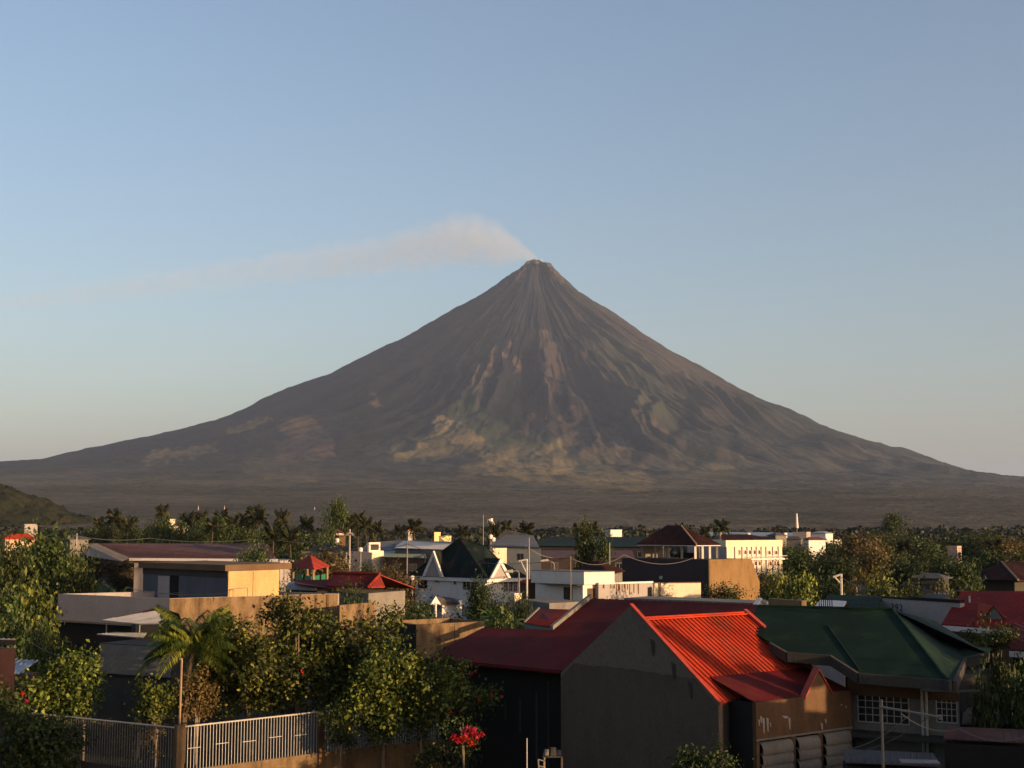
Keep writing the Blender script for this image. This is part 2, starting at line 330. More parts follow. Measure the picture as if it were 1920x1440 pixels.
WHITE = plaster('white_paint', (.60, .56, .52), .25)
CREAM = plaster('cream_paint', (.62, .52, .37), .3)
GREYP = plaster('grey_cement', (.17, .155, .135), .5)
DGREY = plaster('dark_grey_cement', (.050, .046, .040), .5)
OCHRE = plaster('ochre_weathered_cement', (.185, .122, .064), .68, sk=(.42, .68, .95))
BLUEG = plaster('blue_grey_paint', (.085, .09, .105), .35)
PLUM = plaster('dark_plum_paint', (.040, .031, .032), .3, streak=False)
GABLE = plaster('bare_gable_cement', (.130, .104, .078), .45, .22, sk=(.50, .80, .55))
BLACKW = plaster('mouldy_wall', (.016, .015, .014), .5, .5)  # near black for dark trim and for shade put into wall colour
LAVEN = plaster('pale_lilac_paint', (.30, .265, .25), .25)  # lilac paint, also white walls with shade put into the colour
BROWNW = plaster('mouldy_brown_wall', (.105, .060, .032), .65, .8)
REDR = metal_roof('red_metal_roof', (.33, .034, .014), .3, .7, .06)
DRED = metal_roof('dark_red_metal_roof', (.085, .006, .0045), .15, .75, .12)  # darker copy of the red roof, shade put into its colour
MAROON = metal_roof('maroon_tile_roof', (.026, .008, .007), .2, .8, .12)
GREENR = metal_roof('green_metal_roof', (.0045, .0150, .0085), .9, .8, .12, (.012, .034, .012))
TEAL = metal_roof('dark_teal_roof', (.006, .013, .012), .2, .8, .12)
GREYR = metal_roof('galvanised_roof', (.22, .225, .23), .4, .45, .5, (.20, .15, .12))
SLATE = metal_roof('slate_grey_roof', (.062, .060, .062), .2, .6)
RUSTR = metal_roof('rusty_brown_roof', (.085, .038, .032), .6, .7, .2)
GLASS = NT('window_glass'); GLASS.col((.015, .018, .022)); GLASS = GLASS.fin(.08, .5)
REDG = NT('red_brown_glass'); REDG.col((.085, .022, .014)); REDG = REDG.fin(.3, .4)
DARK = simple('dark_interior', (.012, .012, .012), .9, .1)
PIPE = simple('white_painted_steel', (.36, .34, .30), .5)
STEEL = simple('weathered_steel', (.15, .14, .125), .5, .4)
WOOD = simple('weathered_wood', (.26, .17, .10), .8)
ROOD = simple('grey_bark', (.16, .125, .09), .9, .1)
PTR = simple('dark_palm_bark', (.075, .058, .042), .9, .1)
RWMAST = simple('red_white_mast_paint', (.62, .50, .46), .6)
YLIT = simple('yellow_paint', (.66, .52, .24), .7)
TARPG = simple('green_tarpaulin', (.02, .16, .07), .6)
BLACKC = simple('black_cable', (.02, .02, .02), .6)
GREYC = simple('grey_cable', (.11, .10, .095), .6)
GZR = metal_roof('worn_red_roof', (.24, .030, .020), .2, .7, .12)
REDTRIM = simple('red_flashing', (.30, .038, .018), .5)

# ---- faces: (origin at the top corner, unit direction, outward normal, length)
def face(a, b):
    d = V2(b - a); L = d.length; d.normalize(); n = Vector((d.y, -d.x, 0))
    if n.dot(V2(a) * -1 + Vector((0, 0, 0))) < 0: n = -n
    return (a.copy(), d, n, L)
def fp3(l, c, r, z):
    L, C, Rr = PZ(*l, z), PZ(*c, z), PZ(*r, z); return L, C, Rr, L + Rr - C
def fpC(pl_, c, pr_, z, du=(.8, .6), dl=(-.6, .8)):       # corner pixel and height, left/right end columns, fixed directions
    C = PZ(*c, z); u_, l_ = Vector((*du, 0)).normalized(), Vector((*dl, 0)).normalized()
    Rr = C + u_ * along(C, u_, pr_); L = C + l_ * along(C, l_, pl_); return L, C, Rr, L + Rr - C
def tpx(f, px, z=None):
    o = f[0] if z is None else at_z(f[0], z); return along(o, f[1], px)
def fbox(mb, f, t0, t1, z0, z1, d0, d1):                # a box on a face, from depth d0 to d1 outside it
    o = f[0] + f[1] * t0 + f[2] * d0; o.z = z0
    mb.obox(o, f[1] * (t1 - t0), f[2] * (d1 - d0), (0, 0, z1 - z0))
def window(par, f, t0, t1, z0, z1, fm=None, gm=None, bars=(1, 1), fw=.06, name='window', label=None, off=0):
    f = (f[0] + f[2] * off, f[1], f[2], f[3])
    fm = fm or PIPE; gm = gm or GLASS; m = MB()
    for a, b, c, d in ((t0 - fw, t0, z0 - fw, z1 + fw), (t1, t1 + fw, z0 - fw, z1 + fw), (t0, t1, z0 - fw, z0), (t0, t1, z1, z1 + fw)): fbox(m, f, a, b, c, d, .0, .07)
    for i in range(1, bars[0]): x = t0 + (t1 - t0) * i / bars[0]; fbox(m, f, x - fw * .3, x + fw * .3, z0, z1, .022, .055)
    for i in range(1, bars[1]): x = z0 + (z1 - z0) * i / bars[1]; fbox(m, f, t0, t1, x - fw * .3, x + fw * .3, .022, .05)
    w = m.build(name, fm, par); g = MB(); fbox(g, f, t0, t1, z0, z1, .0, .02); g.build('pane', gm, w)
    if label: w['label'] = label
    return w
def wpx(par, f, p0, p1, y0, y1, **k):                    # window by its pixels on the face
    t0, t1 = tpx(f, p0), tpx(f, p1); pl = (f[0], f[2]); z1, z0 = hit((p0 + p1) / 2, y0, pl).z, hit((p0 + p1) / 2, y1, pl).z
    return window(par, f, t0, t1, z0, z1, **k)
def ribs(mb, pts, sp, h=.03, w=.035):                    # standing ribs running down a roof plane
    pts = [Vector(p) for p in pts]; n = None
    for i in range(len(pts) - 2):
        n = (pts[i + 1] - pts[0]).cross(pts[i + 2] - pts[0])
        if n.length > 1e-6: break
    n.normalize(); n = n if n.z > 0 else -n
    dn = Vector((n.x, n.y, 0)); dn = (dn.normalized() if dn.length > 1e-4 else Vector((1, 0, 0))); down = (dn - n * dn.dot(n)).normalized(); ac = n.cross(down).normalized()
    q = [((p - pts[0]).dot(ac), (p - pts[0]).dot(down)) for p in pts]
    a0, a1 = min(x for x, _ in q), max(x for x, _ in q); x = a0 + sp * .5
    while x < a1:
        ys = []
        for (ax_, ay_), (bx_, by_) in zip(q, q[1:] + q[:1]):
            if (ax_ - x) * (bx_ - x) < 0: ys.append(ay_ + (by_ - ay_) * (x - ax_) / (bx_ - ax_))
        ys.sort()
        for y0, y1 in zip(ys[0::2], ys[1::2]):
            if y1 - y0 > .1:
                o = pts[0] + ac * x + down * y0; e = pts[0] + ac * x + down * y1; b = len(mb.v)
                for c in (o, e): mb.v += [c - ac * w, c - ac * w * .45 + n * h, c + ac * w * .45 + n * h, c + ac * w]
                for i in range(3): mb.f.append([b + i, b + i + 1, b + i + 5, b + i + 4])
                mb.f.append([b, b + 1, b + 2, b + 3]); mb.f.append([b + 4, b + 7, b + 6, b + 5])
        x += sp
def roofpart(par, polys, mat, sp=.0, th=.08, name='roof', h=.03, w=.035, label=None):
    m = MB()
    for p in polys:
        m.slab(p, th)
    o = m.build(name, mat, par)
    if sp:
        r = MB()
        for p in polys: ribs(r, [Vector(q) + Vector((0, 0, .002)) for q in p], sp, h, w)
        if r.f:
            base = WL[par.name]; bm = bmesh.new(); bm.from_mesh(o.data)
            vs = [bm.verts.new(tuple(q - base)) for q in r.v]
            for fc in r.f: bm.faces.new([vs[i] for i in fc])
            bmesh.ops.recalc_face_normals(bm, faces=bm.faces); bm.to_mesh(o.data); bm.free()
    if label: o['label'] = label
    return o
def hip(par, q, z, rise, over, mat, sp=.5, gable=False, name='roof', frac=.5, th=.1, cap=None):
    """q: four footprint corners in order; ridge along the longer side"""
    c = sum(q, Vector()) / 4; q = [at_z(p, z) for p in q]
    e1 = (q[1] - q[0]).normalized(); e2 = (q[3] - q[0]).normalized()
    w1, w2 = (q[1] - q[0]).length, (q[3] - q[0]).length
    q = [q[0] - e1 * over - e2 * over, q[1] + e1 * over - e2 * over, q[2] + e1 * over + e2 * over, q[3] - e1 * over + e2 * over]
    if w2 > w1: q = [q[1], q[2], q[3], q[0]]; e1, e2 = e2, -e1; w1, w2 = w2, w1
    m0 = (q[0] + q[3]) / 2; m1 = (q[1] + q[2]) / 2; ins = 0 if gable else min((w2 / 2 + over) * frac * 2, w1 / 2 + over - .05)
    r0 = m0 + e1 * ins + Vector((0, 0, rise)); r1 = m1 - e1 * ins + Vector((0, 0, rise))
    pol = [[q[0], q[1], r1, r0], [q[2], q[3], r0, r1]]
    if not gable: pol += [[q[1], q[2], r1], [q[3], q[0], r0]]
    ro = roofpart(par, pol, mat, sp, th, name)
    if cap is not None:
        m = MB(); m.cyl(r0, r1, .09, n=6)
        for a, b in (((r0, q[0]), (r0, q[3]), (r1, q[1]), (r1, q[2])) if not gable else ()): m.cyl(a, b, .07, n=6)
        m.build('ridge_cap', cap, ro)
    return ro, q, (r0, r1)
def walls(par, q, z0, z1, mat, name='wall'):
    m = MB(); m.prism(q, z0, z1); return m.build(name, mat, par)
def fascia(par, q, z0, z1, over, mat, name='fascia', t=.12):
    c = sum(q, Vector()) / 4; m = MB()
    e1 = (q[1] - q[0]).normalized(); e2 = (q[3] - q[0]).normalized()
    Q = [q[0] - e1 * over - e2 * over, q[1] + e1 * over - e2 * over, q[2] + e1 * over + e2 * over, q[3] - e1 * over + e2 * over]
    m.prism(Q, z0, z1); return m.build(name, mat, par)
def parapet(par, q, z, zd, mat, t=.18, deck=None, z0=0):
    m = MB(); m.prism(q, z0, zd); w = m.build('wall', mat, par)
    m = MB()
    for i in range(4):
        a, b = q[i], q[(i + 1) % 4]; d = V2(b - a).normalized(); inn = V2(sum(q, Vector()) / 4 - (a + b) / 2).normalized()
        nrm = Vector((-d.y, d.x, 0)); nrm = nrm if nrm.dot(inn) > 0 else -nrm
        o = at_z(a, zd + .001) + d * (t if i % 2 else 0); L = V2(b - a).length - (2 * t if i % 2 else 0)
        m.obox(o, d * L, nrm * t, (0, 0, z - zd))
    m.build('parapet', mat, w); return w
def LCR(q): L, C, Rr, B = q; return face(C, L), face(C, Rr)

# ================================================================== the town, near to far
# ---- the red-roofed gable house in front
U = Vector((.8, .6, 0)); Vv = Vector((.6, -.8, 0)); A0 = Vector((5.28, 60, 0))
def H(u, v, z): return A0 + U * u + Vv * v + Vector((0, 0, z))
hs = thing('gabled_house', 'grey cement gable house with a bright red ribbed metal roof in the front row', 'house', (5.28, 60, 0))
m = MB(); gp = [(-4.96, 5.72), (0, 9.07), (5.32, 5.36), (5.32, 0), (-4.96, 0)]
m.slab([H(0, v, z) for v, z in gp], .22, U); gw = m.build('gable_wall', GABLE, hs)
m = MB(); zz_ = random.Random(6); top_ = [(v, 6.28 + zz_.uniform(-.05, .05) - .012 * v * v * .4) for v in np.linspace(-4.0, 3.9, 22)]; m.slab([H(-.002, v, z) for v, z in top_] + [H(-.002, 5.3, 5.2), H(-.002, 5.3, .02), H(-.002, -4.94, .02), H(-.002, -4.94, 5.5)], .02, -U); m.build('lower_render_coat', plaster('older_gable_render', (.088, .068, .050), .45, .3), gw)
m = MB()                                            # patched rendering joint and the slipped verge blocks
for k, v in enumerate((1.3, 2.6, 3.6)):
    z = 9.07 - v * .698 - .45; m.slab([H(-.055, v, z), H(-.055, v + .22, z - .1), H(-.055, v + .20, z - .75), H(-.055, v + .08, z - .62)], .028, U); m.build('render_patch', DGREY, gw); m = MB()
m = MB(); m.prism([H(.23, -4.8, 0), H(7.1, -4.8, 0), H(7.1, 5.0, 0), H(.23, 5.0, 0)], 0, 5.35); m.build('wall', DGREY, hs)
rz = lambda v: 8.42 - .585 * abs(v)
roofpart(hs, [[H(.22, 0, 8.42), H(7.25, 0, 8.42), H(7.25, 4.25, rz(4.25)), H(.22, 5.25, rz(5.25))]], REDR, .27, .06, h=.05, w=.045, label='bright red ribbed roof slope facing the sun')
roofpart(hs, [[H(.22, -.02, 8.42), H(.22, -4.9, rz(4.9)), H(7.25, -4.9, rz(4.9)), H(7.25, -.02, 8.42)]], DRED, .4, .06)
m = MB(); m.slab([H(.2, -.22, 8.50), H(.2, .28, 8.48), H(7.4, .28, 8.48), H(7.4, -.22, 8.50)], .06)
m.cyl(H(.2, .03, 8.49), H(7.4, .03, 8.49), .07, n=8); m.build('ridge_cap', REDR, hs)
m = MB(); m.slab([H(-.06, 0, 9.16), H(-.06, 5.45, 5.38), H(-.06, 5.45, 5.31), H(-.06, 0, 9.09)], .20, U); m.build('verge_flashing', REDTRIM, hs)
m = MB(); m.slab([H(7.2, 0, 8.66), H(7.2, 4.4, 6.02), H(7.2, 4.4, 5.85), H(7.2, 0, 8.42)], .22, U); m.build('verge_flashing', REDTRIM, hs)
# lean-to roof over the extension
roofpart(hs, [[H(.95, 3.9, 6.24), H(7.1, 3.9, 6.24), H(7.1, 6.3, 5.50), H(.95, 6.45, 5.44)]], DRED, 0, .06, name='lean_to_roof', label='dark red lean-to roof strip below the bright slope')
# extension wall with a pointed parapet and barrel louvres
ext = MB(); top = [(0, 5.42), (3.05, 5.45), (3.85, 6.52), (4.65, 5.5), (5.95, 5.5), (5.95, 0), (0, 0)]
E0 = H(.88, 6.55, 0)
def X(u, d, z): return E0 + U * u + Vv * d + Vector((0, 0, z))
solid = [(0, 3.92)] + [(0, 5.42), (3.05, 5.45), (3.85, 6.52), (4.65, 5.5), (5.95, 5.5), (5.95, 3.92)]
ext.slab([X(a, 0, b) for a, b in solid], .2, -Vv)
for a, b in ((0, .18), (2.05, 2.35), (3.75, 4.05), (5.75, 5.95)): ext.slab([X(a, 0, 3.92), X(b, 0, 3.92), X(b, 0, 0), X(a, 0, 0)], .2, -Vv)
ext.slab([X(.18, 0, 1.2), X(2.05, 0, 1.2), X(2.05, 0, 0), X(.18, 0, 0)], .2, -Vv)
ew = ext.build('extension_wall', BROWNW, hs)
ex = MB(); ex.slab([X(0, -.2, 5.40), X(.15, -.2, 5.40), X(.15, -.2, 0), X(0, -.2, 0)], 1.3, -Vv); ex.slab([X(.16, -.45, 5.0), X(5.9, -.45, 5.0), X(5.9, -.45, 0), X(.16, -.45, 0)], .1, -Vv)
ex.build('side_wall', BLACKW, hs)
m = MB(); m.slab([X(-.02, .03, 3.98), X(5.97, .03, 3.98), X(5.97, .03, 3.90), X(-.02, .03, 3.90)], .05, -Vv)
m.build('ledge', GREYP, hs)
m = MB()
for (a, b), (c, d) in (((2.95, 5.45), (3.85, 6.60)), ((3.85, 6.60), (4.72, 5.5))): m.slab([X(a, .06, b), X(c, .06, d), X(c, .06, d - .09), X(a, .06, b - .09)], .32, -Vv)
m.build('parapet_flashing', REDTRIM, hs)
random.seed(3)
for ca, cb in ((.2, 2.03), (2.38, 3.72), (4.08, 5.72)):
    for k in range(6):
        z = 3.84 - k * .44 + random.uniform(-.02, .02); m = MB(); n = 7; prev = None
        for i in range(n + 1):
            t = math.pi * (0.02 + .60 * i / n); q = (0.04 + .26 * math.sin(t) - .12, z - .26 * (1 - math.cos(t)) * 1.35)
            if prev: m.slab([X(ca, prev[0], prev[1]), X(cb, prev[0], prev[1]), X(cb, q[0], q[1]), X(ca, q[0], q[1])], .025, -Vv)
            prev = q
        m.build('louvre', GREYP, hs)
random.seed(8)                            # flaked paint
for u, z, w_, h_ in ((.28, 4.9, .1, .3), (.42, 4.82, .13, .65), (.66, 4.8, .12, .6), (.16, 4.78, .09, .3), (.83, 4.6, .08, .2), (1.72, 4.8, .35, .14), (1.98, 4.7, .12, .5), (4.0, 4.3, .14, .3), (4.25, 4.45, .1, .2), (5.3, 5.0, .12, .1), (5.6, 4.9, .1, .12)):
    m = MB(); m.slab([X(u - w_ / 2, .012, z), X(u + w_ / 2, .012, z - .05), X(u + w_ * .4, .012, z - h_), X(u - w_ * .1, .012, z - h_ * .9)], .01, -Vv); m.build('flaked_paint', LAVEN, ew)

# ---- the wing behind it with the long dark red roof
w2 = thing('red_roof_house', 'house with a long dark red roof sloping left behind the cement gable', 'house', (4, 68, 0))
e1_, e0_ = PZ(1050, 1257, 5.6), PZ(797, 1233, 5.6); r1 = P(1110, 1122, 75)
pl = plane3(e0_, e1_, r1)
M1, M0, R2, K = hit(1037, 1181, pl), hit(905, 1177, pl), hit(1434, 1134, pl), e1_ + (e1_ - e0_).normalized() * 5.0
K = hit(1330, 1215, pl)
roofpart(w2, [[e0_, e1_, M1, M0], [e1_, K, R2, r1, M1]], DRED, 0, .07, label='dark red roof in shade')
bk = Vector((.8, .55, 0)) * 6; roofpart(w2, [[r1, R2, R2 + bk - Vector((0, 0, 2)), r1 + bk - Vector((0, 0, 2))]], DRED, .5, .07)
m = MB(); a, b = M1 + Vector((0, 0, .22)), r1 + Vector((0, 0, .24)); m.slab([a, b, b - Vector((0, 0, .42)), a - Vector((0, 0, .42))], .22, Vector((-.70, .70, 0))); m.build('verge_parapet', GREYP, w2)
inn = Vector((.62, .62, 0))
q = [e0_ + inn * .9, e1_ + inn * .9, e1_ + inn * 8 , e0_ + inn * 8]
walls(w2, q, 0, 5.5, BLACKW)
m = MB(); m.cyl(e0_ + Vector((0, 0, -.12)), e1_ + Vector((0, 0, -.12)), .07, n=6); m.build('gutter', DRED, w2)
f = face(at_z(q[0], 5), at_z(q[1], 5)); random.seed(4)
for t, w_, z0, z1 in ((6.1, .10, 2.2, 3.9), (7.2, .14, 1.0, 4.3), (8.0, .08, .5, 4.9), (5.1, .07, 2.8, 3.8)): m = MB(); fbox(m, f, t, t + w_, z0, z1, .003, .02); m.build('damp_streak', DGREY, w2)

# ---- small dark red roof with a white edge, behind
s1 = thing('small_red_roof_house', 'low house with a small pale edged dark red roof, left of the gable house', 'house', (1.5, 86, 0))
q = [PZ(984, 1171, 6.3), PZ(1050, 1178, 6.3)]; q = [PZ(984, 1168, 6.2), PZ(1046, 1178, 6.2), PZ(1075, 1143, 6.85), PZ(1012, 1141, 6.85)]
roofpart(s1, [q], DRED, .4, .08); a = MB(); a.slab([q[0], q[1], q[1] - Vector((0, 0, .5)), q[0] - Vector((0, 0, .5))], .15, Vector((.6, .6, 0))); a.slab([q[0] + Vector((0, 0, .1)), q[3] + Vector((0, 0, .1)), q[3] - Vector((0, 0, .2)), q[0] - Vector((0, 0, .3))], .15, Vector((-.7, .7, 0))); a.build('fascia', GREYP, s1)
walls(s1, [at_z(p, 0) + (q[2] - q[0]).normalized() * .2 for p in q], 0, 5.6, GREYP)

# ---- green hipped house on the right
g = thing('green_roof_house', 'large house with a dark green hipped roof, grey walls and white window grilles', 'house', (15, 60, 0))
ra, rb = PZ(1420, 1137, 8.7), PZ(1673, 1143, 8.7)
e = (rb - ra).normalized(); nrm = Vector((e.y, -e.x, 0)); pl = plane3(ra, rb, ra + nrm * 3 - Vector((0, 0, 1.08)))
h1 = hit(1775, 1275, pl); pA = [hit(*p, pl) for p in ((1447, 1205), (1478, 1223), (1560, 1229), (1612, 1262), (1622, 1263))]
frontroof = [ra, rb, h1] + pA[::-1] + [hit(1400, 1180, pl)]
c1, c2, c3, c4 = (PZ(1752, 1164, 7.7), PZ(1850, 1224, 6.5), PZ(1806, 1233, 6.45), PZ(1786, 1277, 6.3))
roofpart(g, [frontroof, [rb, c1, c2, c3, c4, h1]], GREENR, 0, .07, label='dark green roof in shade')
bk = -nrm * 5 - Vector((0, 0, 1.8)); roofpart(g, [[rb, ra, ra + bk, rb + bk], [rb, rb + bk, c2 - nrm * 3, c2, c1]], GREENR, 0, .07)
m = MB(); m.cyl(rb, h1, .09, n=6); m.cyl(ra, rb, .09, n=6); m.cyl(hit(1552, 1174, pl), hit(1612, 1258, pl), .06, n=6); m.build('ridge_cap', GREENR, g)
fo = MB(); line = [hit(1447, 1205, pl)] + pA[1:] + [h1, c4, c3, c2]
for a, b in zip(line[:-1], line[1:]):
    d = V2(b - a).normalized(); o_ = Vector((d.y, -d.x, 0)); o_ = o_ if o_.dot(Vector((-.3, -1, 0))) > 0 else -o_
    fo.slab([a + o_ * .02 + Vector((0, 0, .02)), b + o_ * .02 + Vector((0, 0, .02)), b + o_ * .02 - Vector((0, 0, .42)), a + o_ * .02 - Vector((0, 0, .42))], .14, o_)
    fo.slab([a - Vector((0, 0, .40)), b - Vector((0, 0, .40)), b - o_ * 1.2 - Vector((0, 0, .40)), a - o_ * 1.2 - Vector((0, 0, .40))], .06)
fo.build('gutter_fascia', DGREY, g)
wa, wb = P(1586, 1300, 60.0), P(1798, 1300, 57.6); wa.z = wb.z = 6.0
f = face(wa, wb); q = [wa, wb, wb - f[2] * 7, wa - f[2] * 7]; walls(g, q, 0, 5.95, BLACKW); m = MB(); fbox(m, f, .0, f[3], 0, 5.18, .0, .025); m.v = [v_ for v_ in m.v]; m.build('front_render', GREYP, g)  # side walls near black: shade put into their colour
m = MB(); fbox(m, f, .1, f[3], 5.2, 5.9, .003, .10); m.build('beam', BROWNW, g)
def grille(a, b, y0, y1, n, lab=None):
    w_ = wpx(g, f, a, b, y0, y1, bars=(n, 4), fw=.05, label=lab, off=.026); return w_
grille(1609, 1702, 1302, 1354, 7, 'wide window behind a white steel grille'); grille(1756, 1792, 1305, 1353, 4, 'narrow window behind a white steel grille')
for px in (1730, 1738): t = tpx(f, px); m = MB(); c_ = f[0] + f[1] * t + f[2] * .25; m.cyl(at_z(c_, 0), at_z(c_, 5.9), .065, n=8); m.build('downpipe', PIPE, g)
m = MB(); fbox(m, f, .0, f[3], 3.55, 3.72, .0, 1.1); fbox(m, f, .0, f[3], 1.4, 1.55, .0, 1.1); bal = m.build('balcony_slab', DGREY, g)
m = MB()
for i in range(25): fbox(m, f, .1 + i * .19, .13 + i * .19, 1.55, 2.45, 1.0, 1.03)
fbox(m, f, .0, f[3], 2.45, 2.51, .98, 1.05); m.build('balustrade', STEEL, bal)
m = MB(); fbox(m, f, .0, .35, 0, 5.2, .028, .35); m.build('pilaster', BLUEG, g)

# ---- antenna mast with cables in front of the green house
am = thing('antenna_mast', 'bare metal mast with a drooping crossbar standing in front of the green roofed house', 'antenna', at_z(P(1655, 1400, 52), 0))
m = MB(); b_ = WL[am.name]; m.cyl(b_, at_z(b_, P(1655, 1312, 52).z), .055, n=8); m.build('mast', STEEL, am)
m = MB(); m.cyl(P(1649, 1325, 51.9), P(1765, 1345, 51.0), .05, n=6); m.cyl(P(1763, 1341, 51.05), P(1763, 1349, 51.05), .08, n=6); m.build('crossbar', STEEL, am)
for i, (a, b) in enumerate((((1582, 1408), (1712, 1335)), ((1590, 1413), (1740, 1345)))):
    m = MB(); p0, p1 = P(*a, 53.5), P(*b, 51.3); m.tube([p0.lerp(p1, t / 8) - Vector((0, 0, .25 * math.sin(math.pi * t / 8))) for t in range(9)], .02, 4); m.build('cable', GREYC, am)

# ---- junk roofs at the lower right
sh = thing('rusty_shed', 'dark shed with a rusty red roof in the shaded lower right corner', 'shed', at_z(P(1850, 1400, 50), 0))
q = [PZ(1770, 1384, 4.3), PZ(1930, 1392, 4.3), PZ(1930, 1368, 4.5), PZ(1775, 1362, 4.6)]; roofpart(sh, [q], RUSTR, .3, .05)
walls(sh, [at_z(p, 0) for p in q], 0, 4.1, BLACKW)
rk = thing('slatted_rack', 'stack of pale slats lying in front of the rusty shed', 'rack', at_z(P(1850, 1395, 47), 0))
for k in range(3):
    m = MB(); a, b = PZ(1780 + 30 * k, 1390 + 3 * k - 2, 4.05), PZ(1870 + 20 * k, 1397 - 3 * k + 3, 4.05); m.slab([a, b, b + Vector((.05, .22, 0)), a + Vector((.05, .22, 0))], .05); m.build('slat', GREYP, rk)
for px in (1790, 1900): p = PZ(px, 1394, 4.0); m = MB(); m.cyl(at_z(p, 0), p, .04, n=5); m.build('post', STEEL, rk)
ac = thing('water_tank_box', 'small white painted box standing beside the green house wall', 'box', PZ(1783, 1361, 3.9)); p = WL[ac.name]
m = MB(); m.box(p.x - .42, p.y, 0, p.x + .42, p.y + .6, p.z + .05); m.build('stand', DGREY, ac); m = MB(); m.box(p.x - .40, p.y + .02, p.z + .051, p.x + .38, p.y + .58, p.z + .75); m.build('box', WHITE, ac)
rb_ = thing('torn_tarpaulin', 'crumpled pale tarpaulin heaped on the roof beside the white box', 'tarpaulin', PZ(1840, 1355, 4.2)); p = WL[rb_.name]
gx, gy = np.meshgrid(np.linspace(-1.3, 1.3, 22), np.linspace(-.5, .5, 9)); gz = .25 + .55 * np.maximum(0, fbm(gx * 1.6 + 3, gy * 2 + 1, 3) + .35) * (1 - (gx / 1.4) ** 2); gz[0, :] = gz[-1, :] = 0
Vt = np.stack([gx.ravel(), gy.ravel(), gz.ravel()], 1); i_ = (np.arange(8)[:, None] * 22 + np.arange(21)[None, :]).ravel()
o = add_obj('sheet', np_mesh('sheet', Vt, np.stack([i_, i_ + 1, i_ + 23, i_ + 22], 1)), GREYP, rb_)
m = MB(); m.box(p.x - 1.35, p.y - .5, 0, p.x + 1.35, p.y + .5, p.z - .004); m.build('platform', BLACKW, rb_)
ts = thing('tin_shed', 'low tin roofed shed in deep shade below the antenna mast', 'shed', at_z(P(1640, 1430, 50), 0))
q = [PZ(1585, 1428, 3.5), PZ(1765, 1436, 3.5), PZ(1750, 1412, 3.7), PZ(1580, 1404, 3.75)]; roofpart(ts, [q], SLATE, .25, .05); walls(ts, [at_z(p, 0) for p in q], 0, 3.3, BLACKW)
m = MB(); a, b = PZ(1690, 1428, 3.75), PZ(1762, 1430, 3.7); m.slab([a, b, b + Vector((0, .3, .05)), a + Vector((0, .3, .05))], .04); m.build('roof_sheet', GREYR, ts)

# ---- numbered white firewall and roofs behind the green house
fw_ = thing('white_firewall', 'long pale firewall with dark painted numbers behind the green roof', 'wall', PZ(1720, 1160, 0.01) * 0 + at_z(P(1720, 1150, 84), 0))
a, b = PZ(1654, 1121, 7.55), PZ(1800, 1131, 7.55); f = face(a, b); q = [a, b, b - f[2] * .4, a - f[2] * .4]; walls(fw_, q, 0, 7.55, LAVEN)
m = MB(); t1 = tpx(f, 1709); fbox(m, f, -.05, t1, 7.552, 7.66, -.4, .05); fbox(m, f, t1, f[3], 7.552, 7.76, -.4, .05); m.build('coping', BLACKW, fw_)
roofpart(fw_, [[f[0] + f[1] * t1 - f[2] * .41 + Vector((0, 0, .05)), b - f[1] * 2.2 - f[2] * .41 + Vector((0, 0, .05)), b - f[1] * 2.2 - f[2] * 1.4 + Vector((0, 0, .42)), f[0] + f[1] * t1 - f[2] * 1.4 + Vector((0, 0, .42))]], SLATE, .3)
m = MB(); t2 = tpx(f, 1713); fbox(m, f, t2, f[3], 5.75, 5.9, 0, .3); m.build('eave_ledge', GREYP, fw_)
tc = bpy.data.curves.new('digits', 'FONT'); tc.body = '392'; tc.size = .68; tc.extrude = .01; tc.space_character = 1.25
to = bpy.data.objects.new('digits', tc); COL.objects.link(to); bpy.context.view_layer.update()
tm = bpy.data.meshes.new_from_object(to.evaluated_get(bpy.context.evaluated_depsgraph_get())); bpy.data.objects.remove(to)
no = add_obj('painted_number', tm, simple('dark_blue_lettering', (.03, .03, .06)), fw_); 
pz = hit(1671, 1144, (f[0], f[2])); no.location = pz + f[2] * .02 - WL[fw_.name]; no.rotation_euler = (R(90), 0, math.atan2(f[1].y, f[1].x))
gb = thing('green_shed', 'low building with a green metal roof between the firewall and the white railing', 'shed', at_z(P(1595, 1140, 92), 0))
q = [PZ(1538, 1141, 7.0), PZ(1652, 1143, 7.0), PZ(1652, 1117, 7.6), PZ(1552, 1115, 7.65)]; roofpart(gb, [q], GREENR, .4, .08); walls(gb, [at_z(p, 0) for p in q], 0, 6.9, GREYP)
wg = thing('white_lean_to', 'small white walled lean-to with a dark railing beside the green shed', 'shed', at_z(P(1555, 1140, 86), 0))
q = [PZ(1527, 1138, 7.2), PZ(1578, 1141, 7.2), PZ(1587, 1127, 7.4), PZ(1537, 1124, 7.45)]; roofpart(wg, [q], WHITE, 0, .1); walls(wg, [at_z(p, 0) for p in q], 0, 7.0, LAVEN)
m = MB(); a, b = PZ(1536, 1134, 7.5), PZ(1560, 1135, 7.5)
for i in range(7): p = a.lerp(b, i / 6); m.cyl(p - Vector((0, 0, .1)), p + Vector((0, 0, .35)), .035, n=4)
m.cyl(a + Vector((0, 0, .35)), b + Vector((0, 0, .35)), .03, n=4); m.build('railing', DARK, wg)
bw = thing('brown_cement_wall', 'weathered brown cement wall end beside the green roof ridge', 'wall', at_z(P(1470, 1130, 84), 0))
a, b = PZ(1440, 1122, 8.1), PZ(1503, 1126, 8.1); f = face(a, b); walls(bw, [a, b, b - f[2] * .4, a - f[2] * .4], 0, 8.1, OCHRE)
wf = thing('white_gable_house', 'house showing only a narrow white gable edge between the red and green roofs', 'house', at_z(P(1425, 1140, 78), 0))
